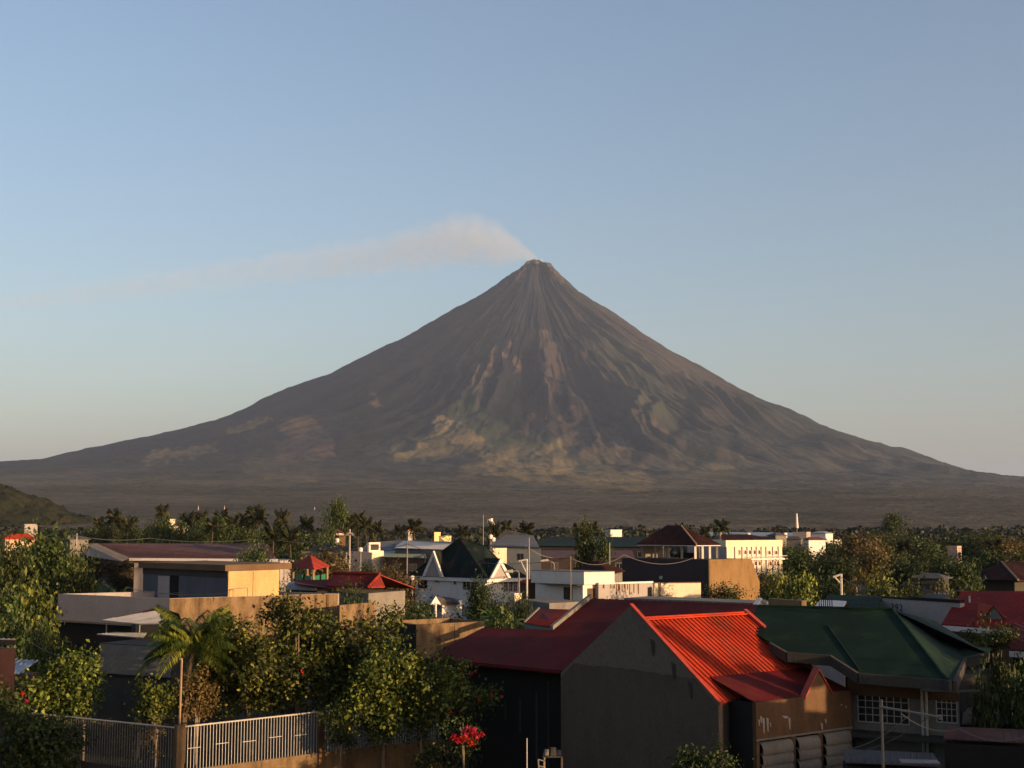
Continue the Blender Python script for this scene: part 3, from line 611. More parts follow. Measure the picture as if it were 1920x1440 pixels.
a, b, c = P(1398, 1158, 74), P(1428, 1121, 78), P(1452, 1145, 77); m = MB(); m.slab([a, b, b - Vector((0, 0, .3)), a - Vector((0, 0, .3))], .3, Vector((-.6, .6, 0))); m.slab([b, c, c - Vector((0, 0, .8)), b - Vector((0, 0, .3))], .3, Vector((0, 1, 0))); m.build('gable_edge', WHITE, wf)
walls(wf, [at_z(a, 0) + Vector((.5, 1, 0)), at_z(c, 0) + Vector((0, 1, 0)), at_z(c, 0) + Vector((1, 7, 0)), at_z(a, 0) + Vector((2, 7, 0))], 0, 7.0, GREYP)

# ---- red-roofed house at the right edge
rh = thing('red_roof_dormer_house', 'red roofed house with a small triangular dormer at the right edge', 'house', at_z(P(1860, 1180, 88), 0))
a, c, d = PZ(1803, 1108, 8.15), PZ(1985, 1186, 6.4), PZ(1765, 1170, 6.4); b = hit(1985, 1109, plane3(a, c, d))
roofpart(rh, [[a, b, c, d]], metal_roof('crimson_metal_roof', (.17, .009, .006), .12, .7, .12), .45, .1, h=.03); bk = Vector((1.5, 8, -2.2)); roofpart(rh, [[b, a, a + bk, b + bk]], DRED, .45, .1)
fc = face(d, c); m = MB(); fbox(m, fc, -.1, fc[3] * .62, 6.02, 6.32, -.05, .12); m.build('gutter', WHITE, rh)
walls(rh, [d - fc[2] * .8 , c - fc[2] * .8, c - fc[2] * 8, d - fc[2] * 8 + fc[1] * .4], 0, 6.2, BROWNW)
pl = plane3(a, b, d); p0, p1 = hit(1841, 1160, pl), hit(1881, 1162, pl); dn_ = Vector((0, -.12, 0)); up = (p0 + p1) / 2; up.z += .82; bkp = up + Vector((.25, 3.2, 0))
m = MB(); m.slab([p0 + dn_, p1 + dn_, up + dn_], .1, Vector((0, 1, 0))); dm = m.build('dormer', GREYP, rh)
eo = Vector((.18, -.25, -.08)); roofpart(rh, [[up + Vector((0, -.25, .06)), p1 + eo, p1 + Vector((.25, .3, .1)), bkp + Vector((0, 0, .06))], [up + Vector((0, -.25, .06)), bkp + Vector((0, 0, .06)), p0 + Vector((-.2, .3, .1)), p0 + Vector((-.18, -.25, -.08))]], REDR, 0, .05, name='dormer_roof')
m = MB(); p = hit(1818, 1130, pl); m.cyl(p, p + Vector((0, 0, .45)), .07, n=6); m.build('vent_pipe', PIPE, rh)
r2 = thing('maroon_roof_house', 'dark maroon roofed house cut off by the right edge below the dormer house', 'house', at_z(P(1915, 1250, 70), 0))
a, b, c, d = PZ(1900, 1168, 7.1), PZ(1990, 1168, 7.1), PZ(1990, 1222, 6.3), PZ(1893, 1217, 6.3); roofpart(r2, [[a, b, c, d]], DRED, .45, .1)
fc = face(d, c); m = MB(); fbox(m, fc, 0, fc[3], 5.92, 6.2, -.05, .1); m.build('gutter', WHITE, r2); walls(r2, [d - fc[2] * .5, c - fc[2] * .5, c - fc[2] * 6, d - fc[2] * 6], 0, 5.8, BLACKW)
sg = thing('grey_hip_house', 'grey walled house with a peaked maroon roof among the trees at the right edge', 'house', at_z(P(1880, 1100, 130), 0))
q = fpC(1842, (1902, 1088), 1990, 7.3); walls(sg, q, 0, 7.3, DGREY); e1_s, e2_s = (q[0] - q[1]).normalized(), (q[2] - q[1]).normalized()
Q = [q[0] + e1_s * 1.2 - e2_s * 1.2, q[1] - e1_s * 1.2 - e2_s * 1.2, q[2] - e1_s * 1.2 + e2_s, q[3] + e1_s + e2_s]; pk = P(1878, 1053, q[1].y + 4.5); pk2 = pk + e2_s * 3.5
roofpart(sg, [[Q[0] + Vector((0, 0, .05)), Q[1] + Vector((0, 0, .05)), pk], [Q[1] + Vector((0, 0, .05)), Q[2] + Vector((0, 0, .05)), pk2, pk], [Q[2], Q[3], pk2], [Q[3], Q[0], pk, pk2]], MAROON, .5, .12)
m = MB(); m.cyl(pk, Q[1] + Vector((0, 0, .1)), .12, n=5); m.build('hip_cap', WOOD, sg)

# ---- fence at the left: masonry base, pillars, railings
fe = thing('boundary_fence', 'sunlit cement boundary wall topped by a pale steel picket railing', 'fence', at_z(PZ(338, 1435, 1.0), 0))
ca = P(338, 1351, 62.0); cb = P(600, 1322, 67.0); cb.z = ca.z = 3.5; cc = P(828, 1300, 71.6); cc.z = 3.5
ZB = 1.55
def railing(par, a, b, z0, z1, mat, sp=.16, r=.018):
    d = V2(b - a); L = d.length; d.normalize(); m = MB(); n = int(L / sp)
    for i in range(1, n): p = at_z(a + d * (i * L / n), 0); m.obox(at_z(p - d * .011, z0), d * .022, Vector((-d.y, d.x, 0)) * .02, (0, 0, z1 - z0))
    m.build('picket_row', mat, par); m = MB(); m.cyl(at_z(a, z1), at_z(b, z1), .04, n=6); m.build('top_rail', PIPE, par)
railing(fe, ca + Vector((.2, .1, 0)), cb, ZB, 3.5, PIPE); railing(fe, cb, cc, ZB, 3.5, PIPE)
d = V2(cb - ca).normalized(); nn = Vector((-d.y, d.x, 0)); m = MB(); m.obox(at_z(ca, 0), V2(cc - ca), nn * .22, (0, 0, ZB)); 
m = MB(); m.prism([ca - nn * .1, cb - nn * .1, cc - nn * .1, cc + nn * .12, cb + nn * .12, ca + nn * .12], -.01, ZB); m.build('base_wall', OCHRE, fe)
m = MB(); m.prism([ca + d * -.22 - nn * .16, ca + d * .16 - nn * .16, ca + d * .16 + nn * .22, ca + d * -.22 + nn * .22], 0, 3.58); m.build('pillar', OCHRE, fe)
m = MB(); m.prism([cb + d * -.15 - nn * .2, cb + d * .2 - nn * .2, cb + d * .2 + nn * .2, cb + d * -.15 + nn * .2], 0, 3.55); m.build('pillar', BROWNW, fe)
for i in range(5): t0 = .05 + .19 * i; p = at_z(ca.lerp(cb, t0), 2.5 + .05 * (i % 2)); p2 = at_z(ca.lerp(cb, t0 + .09), 2.5 + .05 * (i % 2)); m = MB(); m.cyl(p - nn * .03, p2 - nn * .03, .018, n=4); m.build('rail_clip', PIPE, fe)
fl = thing('shaded_fence', 'shaded picket railing left of the sunlit corner pillar, overgrown with shrubs', 'fence', at_z(P(230, 1400, 63), 0))
l0 = P(60, 1330, 66.5); l0.z = 3.5; l1 = ca - d * .3; l1.z = 3.5; railing(fl, l0, l1, 1.5, 3.5, STEEL)
dd = V2(l1 - l0).normalized(); n2 = Vector((-dd.y, dd.x, 0)); m = MB(); m.prism([l0, l1, l1 + n2 * .2, l0 + n2 * .2], 0, 1.5); m.build('base_wall', DGREY, fl)
po = thing('thin_pole', 'thin pale pole rising from the sunlit corner pillar', 'pole', at_z(ca, 3.585) + nn * .05)
m = MB(); p = WL[po.name]; m.cyl(p, at_z(P(341, 1237, p.y), P(341, 1237, p.y).z), .05, n=6); m.cyl(at_z(p, P(341, 1237, p.y).z), at_z(p, P(341, 1234, p.y).z), .065, n=6); m.build('shaft', WOOD, po)

# ---- cement outbuilding with tin canopies
ob = thing('cement_outbuilding', 'dark cement outbuilding with curved tin canopies behind the palm', 'building', at_z(P(250, 1300, 74), 0))
L, C = P(186, 1200, 77), P(322, 1200, 74.5); L.z = C.z = 6.1; f = face(C, L); q = [L, C, C - f[2] * 6, L - f[2] * 6]; q[2].z = q[3].z = 6.1; walls(ob, q, 0, 6.0, DGREY)
m = MB(); fbox(m, f, .0, f[3] * .97, 4.35, 5.95, .003, .10); m.build('render_band', GREYP, ob)
m = MB(); fbox(m, f, 0, f[3], 4.25, 4.34, .003, .14); m.build('ledge', BLACKW, ob)
for k, (pp_, nm) in enumerate((([(190, 1163), (262, 1170), (335, 1169), (290, 1155)], 'upper'), ([(181, 1189), (268, 1196), (275, 1187), (215, 1185)], 'lower'))):
    zz = 6.9 if k == 0 else 6.15
    roofpart(ob, [[PZ(*p_, zz + (0.0 if i in (0, 1) else .12)) for i, p_ in enumerate(pp_)]], GREYR, .22, .04, name='tin_canopy', h=.03)
for px in (200, 262, 300): p = PZ(px, 1167, 6.8); m = MB(); m.cyl(at_z(p, 6.0), p, .05, n=5); m.build('canopy_post', STEEL, ob)
rs = thing('red_canopy_shed', 'small maroon hipped roof half hidden under the tin canopies', 'shed', at_z(P(290, 1160, 88), 0))
q = [PZ(247, 1160, 6.4), PZ(340, 1162, 6.4), PZ(335, 1150, 7), PZ(255, 1150, 7)]; walls(rs, [at_z(p, 0) for p in q], 0, 6.3, BLACKW)
pk = P(292, 1140, 90); roofpart(rs, [[q[0], q[1], pk], [q[0], pk, q[3]], [q[1], q[2], pk]], MAROON, .3, .05)
lr = thing('blue_tin_roof_hut', 'low hut with a pale blue tin roof at the left edge behind the shrubs', 'hut', at_z(P(20, 1260, 80), 0))
q = [PZ(-20, 1262, 5.2), PZ(35, 1262, 5.2), PZ(70, 1238, 5.6), PZ(-20, 1235, 5.6)]; roofpart(lr, [q], metal_roof('pale_blue_tin_roof', (.22, .26, .32)), .3, .06); walls(lr, [at_z(p, 0) for p in q], 0, 5.0, RUSTR)
l2 = thing('red_wall_hut', 'red painted hut at the left edge above the pale blue tin roof', 'hut', at_z(P(5, 1220, 88), 0))
q = [PZ(-30, 1205, 7), PZ(26, 1207, 7), PZ(30, 1198, 7.3), PZ(-30, 1196, 7.3)]; walls(l2, [at_z(p, 0) for p in q], 0, 6.8, RUSTR); roofpart(l2, [q], GREYR, .3, .06)

# ---- lit cement walls behind the big tree
cw = thing('block_storehouse', 'flat storehouse with a patchy sunlit cement wall beside the dark red roof', 'building', at_z(P(780, 1200, 90), 0))
q = fp3((722, 1164), (781, 1171), (908, 1165), 6.0); parapet(cw, q, 6.0, 5.5, OCHRE)
fL, fR = LCR(q); m = MB(); fbox(m, fL, .05, fL[3], 0, 5.95, .003, .03); m.build('shaded_side', BLACKW, cw)  # black sheet puts the left face's shade into its colour
m = MB(); t = tpx(fR, 852); fbox(m, fR, t, t + .03, 3.5, 5.98, .003, .012); m.build('wall_joint', BLACKW, cw)
l3 = thing('low_cement_wall', 'low sunlit cement wall below the red roofed house, right of the terrace building', 'wall', at_z(P(660, 1150, 100), 0))
q = fp3((630, 1132), (637, 1135), (705, 1129), 6.6); q = [q[1], q[2], q[2] + Vector((-.2, .25, 0)), q[1] + Vector((-.2, .25, 0))]; walls(l3, q, 0, 6.6, OCHRE)

# ---- terrace building with penthouse
tb = thing('terrace_building', 'long flat building with pale parapet, sunlit orange side and a blue grey penthouse', 'building', at_z(P(330, 1150, 98), 0))
L, C, Rr = PZ(109, 1112, 7.3), PZ(318, 1122, 7.3), PZ(636, 1113, 7.3); L = C + Vector((-.80, .52, 0)) * (V2(L - C).length); L = at_z(L, 7.3)
t = along(C, (V2(L - C)).normalized(), 109); L = C + V2(L - C).normalized() * t; q = [L, C, Rr, L + Rr - C]
parapet(tb, q, 7.3, 6.35, LAVEN); fL, fR = LCR(q)
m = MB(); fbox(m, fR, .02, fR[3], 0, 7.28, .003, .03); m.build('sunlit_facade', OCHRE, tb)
m = MB(); fbox(m, fL, 0, fL[3] + .2, 5.15, 5.3, .0, .25); m.build('slab_edge', GREYP, tb)
m = MB()
for px in (560, 590, 612): t = tpx(fR, px); fbox(m, fR, t, t + .18, 4, 7.28, .032, .08)
m.build('pilaster', BROWNW, tb)
m = MB(); fbox(m, fL, .4, fL[3], 0, 5.1, .003, .02); m.build('shaded_ground_floor', BLACKW, tb)  # dark sheet standing in for shade on the lower wall
ph = fp3((269, 1060), (428, 1066), (523, 1063), 9.4)
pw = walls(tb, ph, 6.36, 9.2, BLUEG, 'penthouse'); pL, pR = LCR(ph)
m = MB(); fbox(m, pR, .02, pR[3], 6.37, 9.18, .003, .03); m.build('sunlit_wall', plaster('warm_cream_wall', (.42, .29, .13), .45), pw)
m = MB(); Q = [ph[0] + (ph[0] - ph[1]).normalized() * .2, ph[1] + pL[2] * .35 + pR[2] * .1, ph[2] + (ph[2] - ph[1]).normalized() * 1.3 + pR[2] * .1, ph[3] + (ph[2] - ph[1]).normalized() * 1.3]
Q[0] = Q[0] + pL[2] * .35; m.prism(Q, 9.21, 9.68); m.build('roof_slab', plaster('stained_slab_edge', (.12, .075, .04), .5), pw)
m = MB(); fbox(m, pL, .0, pL[3], 8.7, 9.19, .003, .05); m.build('shade_band', DGREY, pw)  # dark strip paints the shade under the roof slab
def dpx(par, f, a, b, y0, y1, mat, name='door', d1=.05):
    pl_ = (f[0], f[2]); m = MB(); fbox(m, f, tpx(f, a), tpx(f, b), hit((a + b) / 2, y1, pl_).z, hit((a + b) / 2, y0, pl_).z, .0, d1); return m.build(name, mat, par)
dpx(pw, pL, 298, 319, 1080, 1121, LAVEN, 'door'); dpx(pw, pL, 320, 336, 1079, 1121, DARK, 'doorway', .02)
m = MB(); t = tpx(pR, 474); fbox(m, pR, t, t + .04, 6.4, 9.1, .032, .05); m.build('wall_joint', BROWNW, pw)
# handrail and washing lines on the terrace
rl = thing('roof_handrail', 'thin steel handrail on the terrace in front of the sunlit penthouse wall', 'railing', at_z(PZ(440, 1116, 7.3), 7.3))
m = MB(); a, b = P(430, 1105, 101), P(464, 1102, 103); m.cyl(a, b, .03, n=4); m.cyl(b, b - Vector((0, 0, .8)), .03, n=4); m.cyl(a, a - Vector((0, 0, .8)), .03, n=4); m.build('rail', STEEL, rl)
for k, (a, b, sag) in enumerate((((243, 1103), (430, 1112), .3), ((250, 1106), (345, 1110), .2))):
    o = MB(); p0, p1 = P(*a, 106), P(*b, 101); o.tube([p0.lerp(p1, t / 8) - Vector((0, 0, sag * math.sin(math.pi * t / 8))) for t in range(9)], .02, 4); o = o.build('washing_line', GREYC)
    tag(o, ['upper washing line strung across the terrace of the blue grey penthouse', 'lower, shorter washing line in front of the penthouse doorway'][k], 'washing line')

# ---- gazebo and red roofed house left of centre
gz = thing('gazebo', 'open gazebo with a red pyramid roof and green tarpaulin sides', 'gazebo', at_z(P(583, 1080, 148), 6.0))
q = [PZ(545, 1061, 8.3), PZ(589, 1067, 8.3), PZ(619, 1061, 8.3)]; q.append(q[0] + q[2] - q[1]); c = sum(q, Vector()) / 4; pk = at_z(c, 9.5)
roofpart(gz, [[q[i], q[(i + 1) % 4], pk] for i in range(4)], GZR, .35, .08, h=.02)
for i in range(4): p = q[i].lerp(c, .14); m = MB(); m.cyl(at_z(p, 6.0), at_z(p, 8.4), .12, n=6); m.build('post', WOOD, gz)
for i in (0, 1): a, b = q[i].lerp(c, .16), q[i + 1].lerp(c, .16); m = MB(); n_ = V2(b - a).normalized(); m.obox(at_z(a.lerp(b, .1), 6.3), (b - a) * .35, Vector((-n_.y, n_.x, 0)) * .05, (0, 0, 1.2)); m.obox(at_z(a.lerp(b, .6), 6.3), (b - a) * .3, Vector((-n_.y, n_.x, 0)) * .05, (0, 0, 1.15)); m.build('side_curtain', TARPG, gz)
m = MB(); m.prism([p.lerp(c, -.05) for p in q], 0, 6.0); m.build('platform', BLACKW, gz)
r3 = thing('red_hip_house', 'house with overlapping dark red roofs beside the gazebo', 'house', at_z(P(650, 1100, 138), 0))
a, b, c, d = PZ(625, 1074, 8.1), PZ(712, 1077, 8.1), PZ(690, 1101, 7.0), PZ(612, 1098, 7.0); roofpart(r3, [[a, b, c, d]], DRED, .4, .08, h=.03)
bk = Vector((3, 5, -1.5)); e_ = PZ(722, 1100, 7.0); roofpart(r3, [[a, b, b + bk, a + bk], [b, e_, c + Vector((.3, 0, 0)), c]], GZR, .4, .08)
m = MB(); m.cyl(a + Vector((0, 0, .06)), b + Vector((0, 0, .06)), .14, n=6); m.cyl(b, c, .11, n=6); m.build('ridge_cap', REDR, r3)
a2, b2, c2, d2 = PZ(552, 1088, 7.2), PZ(640, 1086, 7.2), PZ(623, 1103, 6.8), PZ(553, 1094, 7.1); roofpart(r3, [[a2, b2, c2, d2]], DRED, .4, .08)
walls(r3, [at_z(d, 0) + Vector((0, .6, 0)), at_z(c, 0) + Vector((0, .6, 0)), at_z(c, 0) + Vector((3, 6, 0)), at_z(d, 0) + Vector((3, 6, 0))], 0, 6.4, GREYP)
bt = thing('curved_tin_roof', 'rounded grey tin roofed shelter in front of the red roofs', 'shelter', at_z(P(575, 1105, 128), 0))
p0, p1 = PZ(550, 1104, 6.3), PZ(608, 1106, 6.3); m = MB(); ax = V2(p1 - p0).normalized(); pr = Vector((-ax.y, ax.x, 0)); prev = None
for i in range(9): t = math.pi * i / 8; q_ = (-1.2 * math.cos(t), .75 * math.sin(t)); cur = [p + pr * q_[0] + Vector((0, 0, q_[1])) for p in (p0, p1)]; (m.slab([prev[0], prev[1], cur[1], cur[0]], .04) if prev else None); prev = cur
m.build('roof', GREYR, bt); walls(bt, [p0 - pr * 1.1, p1 - pr * 1.1, p1 + pr * 1.1, p0 + pr * 1.1], 0, 6.25, BLACKW)

# ---- white building with a square sign
sb = thing('sign_building', 'pale blank walled building carrying a square framed sign on its roof', 'building', at_z(P(697, 1060, 225), 0))
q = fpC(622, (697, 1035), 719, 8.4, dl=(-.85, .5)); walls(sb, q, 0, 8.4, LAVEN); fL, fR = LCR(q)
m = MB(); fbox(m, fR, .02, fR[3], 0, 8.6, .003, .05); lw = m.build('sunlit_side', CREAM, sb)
m = MB()
for k in range(3): fbox(m, fR, .1, fR[3], 8.0 - k * 1.05, 8.12 - k * 1.05, .052, .2)
m.build('cornice', WHITE, sb)
m = MB(); fbox(m, fL, fL[3] * .62, fL[3] * .64, 0, 8.2, .003, .2); m.build('downpipe', PIPE, sb)
rs_ = thing('square_sign', 'square sign with thick pale frame and dark centre on the blank walled building', 'sign', q[1] + Vector((0, .5, 0)))
a, b = P(692, 1033, 226), P(713, 1033, 229); f = face(a, b); m = MB(); z0, z1 = 8.42, P(702, 1017, 227).z; w_ = f[3]
for t0, t1, c0, c1 in ((0, .45, z0, z1), (w_ - .45, w_, z0, z1), (.45, w_ - .45, z0, z0 + .35), (.45, w_ - .45, z1 - .32, z1)): fbox(m, f, t0, t1, c0, c1, -.3, 0)
m.build('frame', WHITE, rs_); m = MB(); fbox(m, f, .45, w_ - .45, z0 + .35, z1 - .32, -.25, -.05); m.build('panel', DGREY, rs_)

m = MB(); _p = hit(668, 1051, (fL[0], fL[2])); m.cyl(_p, _p + fL[2] * .12, .2, n=10); m.build('vent', DARK, sb)
for _a, _b in ((632, 640), (646, 652)): wpx(sb, fL, _a, _b, 1050, 1057, bars=(2, 2), gm=GLASS, fm=GREYP, fw=.08)
# ---- white house with steep dark teal roof
wh = thing('white_villa', 'white villa with a steep dark teal roof and white triangular gables', 'house', at_z(P(913, 1100, 170), 0))
q = fpC(768, (913, 1085), 992, 6.2, dl=(-.72, .69)); over = .0; fL, fR = LCR(q); c = sum(q, Vector()) / 4
ins = [p.lerp(at_z(c, 6.2), .10) for p in q]; walls(wh, ins, 0, 6.0, WHITE)
m = MB(); m.prism(q, 5.72, 6.22); m.build('fascia', WHITE, wh)
z6 = 6.24; Q = [at_z(p, z6) for p in q]
T1, T2 = P(862, 1009, (q[0].y + q[2].y) / 2), P(908, 1024, (q[1].y + q[3].y) / 2 - 1)
T3 = P(934, 1049, q[1].y + 7)
roofpart(wh, [[Q[0], Q[1], T3, T2, T1], [Q[1], Q[2], T3], [Q[2], Q[3], T1, T2, T3], [Q[3], Q[0], T1]], TEAL, .5, .1, label='steep dark teal roof')
m = MB(); m.cyl(T1, T2, .12, n=6); m.cyl(T2, T3, .12, n=6); m.cyl(T1, Q[0], .1, n=6); m.build('ridge_cap', GREENR, wh)
iL = (ins[1] - ins[1], 0); wfL = face(at_z(ins[1], 6), at_z(ins[0], 6)); wfR = face(at_z(ins[1], 6), at_z(ins[2], 6))
def aframe(f, pa, pb, pxap, pyap, nm, sunny):
    ta, tb_ = sorted((tpx(f, pa), tpx(f, pb))); base = f[0] + f[2] * .25; base.z = 6.24; A_, B_ = base + f[1] * ta, base + f[1] * tb_
    ap = P(pxap, pyap, 1); k = hit(pxap, pyap, (base, f[2])); m = MB(); th = .42
    for S_ in (A_, B_): dr = (k - S_); m.slab([S_, k, k - Vector((0, 0, th * 1.7)), S_.lerp(B_ if S_ is A_ else A_, th / (B_ - A_).length * 1.1)], .3, -f[2])
    gobj = m.build('gable_frame', WHITE, wh); m = MB(); m.slab([A_.lerp(B_, .1), B_.lerp(A_, .1), (k - Vector((0, 0, .8)))], .1, -f[2]); m.v = [v_ - f[2] * .18 for v_ in m.v]; m.build('gable_infill', LAVEN, gobj)
    inside = k - f[2] * 5.0
    roofpart(wh, [[A_ - f[2] * .25, k - f[2] * .25, inside], [B_ - f[2] * .25, inside, k - f[2] * .25]], TEAL, 0, .06, name='gable_roof'); return gobj
aframe(fL, 794, 832, 812, 1033, 'a', False); aframe(fR, 917, 956, 939, 1047, 'b', True)
wpx(wh, wfL, 815, 824, 1085, 1091, bars=(2, 1), fw=.1); wpx(wh, wfL, 851, 856, 1085, 1095, bars=(1, 1), fw=.08); wpx(wh, wfL, 868, 897, 1087, 1105, bars=(4, 1), fw=.08)
dpx(wh, wfL, 784, 801, 1085, 1103, DARK, 'doorway', .03)
for a_, b_ in ((945, 951), (954, 960), (963, 969)): wpx(wh, wfR, a_, b_, 1090, 1108, bars=(2, 3), gm=REDG, fw=.08)
m = MB(); fbox(m, wfR, tpx(wfR, 922), tpx(wfR, 936), 6.3, 7.4, .3, .75); m.build('balcony_box', CREAM, wh)
m = MB(); fbox(m, wfL, .0, wfL[3] * .95, 2.6, 2.8, .0, .6); m.build('string_course', WHITE, wh)
gtp = thing('white_porch', 'small white gabled porch with a slate roof standing before the white villa', 'porch', at_z(P(817, 1140, 150), 0))
a, b, k = P(807, 1134, 150), P(827, 1134, 151), P(817, 1118, 150.5); m = MB(); th = Vector((0, 0, .45))
m.slab([a, k, k - th * 1.6, a + Vector((.5, 0, 0))], .25, (0, 1, 0)); m.slab([b, k, k - th * 1.6, b - Vector((.5, 0, 0))], .25, (0, 1, 0)); m.build('gable_frame', WHITE, gtp)
roofpart(gtp, [[k + Vector((0, .2, 0)), P(858, 1122, 154), P(862, 1132, 152), b + Vector((0, .2, 0))]], SLATE, .4, .08)
m = MB(); m.prism([b + Vector((.1, .3, 0)), P(866, 1135, 153), P(866, 1135, 158), b + Vector((.1, 6, 0))], 0, P(840, 1131, 152).z); m.build('wall', WHITE, gtp)
m = MB(); m.cyl(at_z(P(817, 1140, 150.6), 0), P(817, 1130, 150.6), .12, n=6); m.build('post', WHITE, gtp)
# ---- flat white house
fh = thing('flat_white_house', 'flat roofed white house with a brightly sunlit right side', 'house', at_z(P(1095, 1110, 153), 0))
q = fp3((996, 1070), (1095, 1073), (1152, 1072), 7.5); m = MB(); m.prism(q, 6.1, 7.5); m.build('parapet', WHITE, fh)
m = MB(); cc_ = sum(q, Vector()) / 4; qi = [p.lerp(at_z(cc_, 7.5), .10) for p in q]; m.prism(qi, 0, 6.1); m.build('wall', WHITE, fh)
fL, fR = face(qi[1], qi[0]), face(qi[1], qi[2]); dpx(fh, fL, 1057, 1073, 1101, 1127, DGREY); dpx(fh, fR, 1101, 1118, 1103, 1130, BROWNW)
m = MB(); fbox(m, face(q[1], q[0]), .3, 6, 6.0, 6.08, -.3, .9); m.build('sunshade', DGREY, fh)
m = MB(); mm = fp3((996, 1070), (1095, 1073), (1152, 1072), 7.5); m.prism([p.lerp(at_z(cc_, 7.5), -.01) for p in q], 7.502, 7.58); m.build('coping', GREYP, fh)
lw = thing('low_white_annex', 'low white annex with dark drip stains, joined between white house and ochre wall', 'building', at_z(P(1170, 1110, 158), 0))
a, b = PZ(1122, 1096, 6.1), PZ(1224, 1093, 6.1); f = face(a, b); q = [a, b, b - f[2] * 5, a - f[2] * 5]; walls(lw, q, 0, 6.1, LAVEN); m = MB(); fbox(m, f, 0, f[3], 6.1, 6.3, -.3, .1); m.build('coping', WHITE, lw)  # lilac grey on the white annex puts shade into the colour
m = MB(); random.seed(2)
for i in range(16): t = random.uniform(.05, .75) * f[3]; fbox(m, f, t, t + .15, 6.1 - random.uniform(.4, 1.3), 6.1, .003, .012)
m.build('drip_stain', BROWNW, lw); dpx(lw, f, 1214, 1222, 1101, 1120, DARK, 'doorway', .03)
oc = thing('ochre_garden_wall', 'sunlit ochre cement wall with broken base below the dark plum building', 'wall', at_z(P(1270, 1105, 157), 0))
a, b = PZ(1226, 1094, 6.0), PZ(1314, 1093, 6.0); f = face(a, b); walls(oc, [a, b, b - f[2] * .4, a - f[2] * .4], 0, 6.0, CREAM)
m = MB(); fbox(m, f, 0, f[3], 6.002, 6.1, -.45, .06); fbox(m, f, .6, .85, 4, 6.0, .002, .1); m.build('coping', OCHRE, oc)
gw_ = thing('grey_yard_wall', 'low grey yard wall stepping down in front of the flat white house', 'wall', at_z(P(1010, 1135, 140), 0))
q = fp3((978, 1124), (1030, 1131), (1092, 1128), 4.6); walls(gw_, q, 0, 4.6, GREYP)
ob2 = thing('ochre_block', 'small ochre cement block standing on the dark red roof ridge line behind the gable house', 'block', at_z(P(1222, 1125, 118), 0))
a, b = PZ(1216, 1122, 6.3), PZ(1232, 1122, 6.3); f = face(a, b); walls(ob2, [a, b, b - f[2] * 1, a - f[2] * 1], 0, 6.3, OCHRE)
lg = thing('long_grey_wall', 'long low grey wall running right behind the dark red roof ridge', 'wall', at_z(P(1330, 1130, 115), 0))
a, b = PZ(1170, 1121, 6.4), PZ(1425, 1131, 6.4); f = face(a, b); walls(lg, [a, b, b - f[2] * 4, a - f[2] * 4], 0, 6.4, GREYP)

# ---- dark plum building with roof pavilion
pb = thing('plum_building', 'big windowless dark plum building with one ochre sunlit end', 'building', at_z(P(1330, 1080, 186), 0))
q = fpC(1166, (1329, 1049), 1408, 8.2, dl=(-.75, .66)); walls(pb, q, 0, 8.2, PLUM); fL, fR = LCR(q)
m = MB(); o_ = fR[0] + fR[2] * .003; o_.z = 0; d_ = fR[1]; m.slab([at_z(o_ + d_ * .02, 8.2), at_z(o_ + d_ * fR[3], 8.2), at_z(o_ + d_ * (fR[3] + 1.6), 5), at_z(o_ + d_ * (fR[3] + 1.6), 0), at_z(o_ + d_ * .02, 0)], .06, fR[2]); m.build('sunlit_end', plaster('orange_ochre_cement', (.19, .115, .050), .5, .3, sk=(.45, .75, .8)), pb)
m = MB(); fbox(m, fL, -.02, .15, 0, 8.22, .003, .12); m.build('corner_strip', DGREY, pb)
m = MB(); p = hit(1240, 1083, (fL[0], fL[2])); m.cyl(p, p + fL[2] * .2, .25, n=10); m.build('extractor_vent', PIPE, pb)
pv_ = thing('roof_pavilion', 'open pavilion with a dark brown hipped roof on top of the plum building', 'pavilion', at_z(P(1300, 1045, 195), 8.21))
e = fpC(1193, (1306, 1021), 1352, 10.2, dl=(-.75, .66)); c = sum(e, Vector()) / 4; pk = P(1277, 985, c.y + 1)
hr, _, _ = None, None, None
pk2 = pk + (e[0] - e[1]).normalized() * 2.5; roofpart(pv_, [[e[0], e[1], pk, pk2], [e[1], e[2], pk], [e[2], e[3], pk2, pk], [e[3], e[0], pk2]], MAROON, .45, .12)
m = MB(); m.cyl(pk, e[1], .12, n=6); m.build('hip_cap', WOOD, pv_)
m = MB(); m.prism([p.lerp(at_z(c, 10.3), .01) for p in e], 9.98, 10.17); m.build('fascia', WHITE, pv_)
qe = [p.lerp(at_z(c, 10.3), .12) for p in e]
for a, b, n in ((0, 1, 4), (1, 2, 3), (2, 3, 3)):
    for i in range(n): p = qe[a].lerp(qe[b], i / n); m = MB(); m.obox(at_z(p, 8.21), (.3, 0, 0), (0, .3, 0), (0, 0, 1.76)); m.build('post', WHITE if a == 1 else GREYP, pv_)
m = MB(); m.obox(at_z(qe[3].lerp(qe[0], .0), 8.21), V2(qe[0] - qe[3]), (.1, .1, 0), (0, 0, 1.7)); m.build('back_wall', GREYP, pv_)
m = MB(); p = at_z(qe[0].lerp(qe[1], .55) + (qe[2] - qe[1]) * .4, 8.21); m.obox(p, V2(qe[1] - qe[0]) * .3, V2(qe[2] - qe[1]) * .2, (0, 0, .8)); m.build('counter', DARK, pv_)

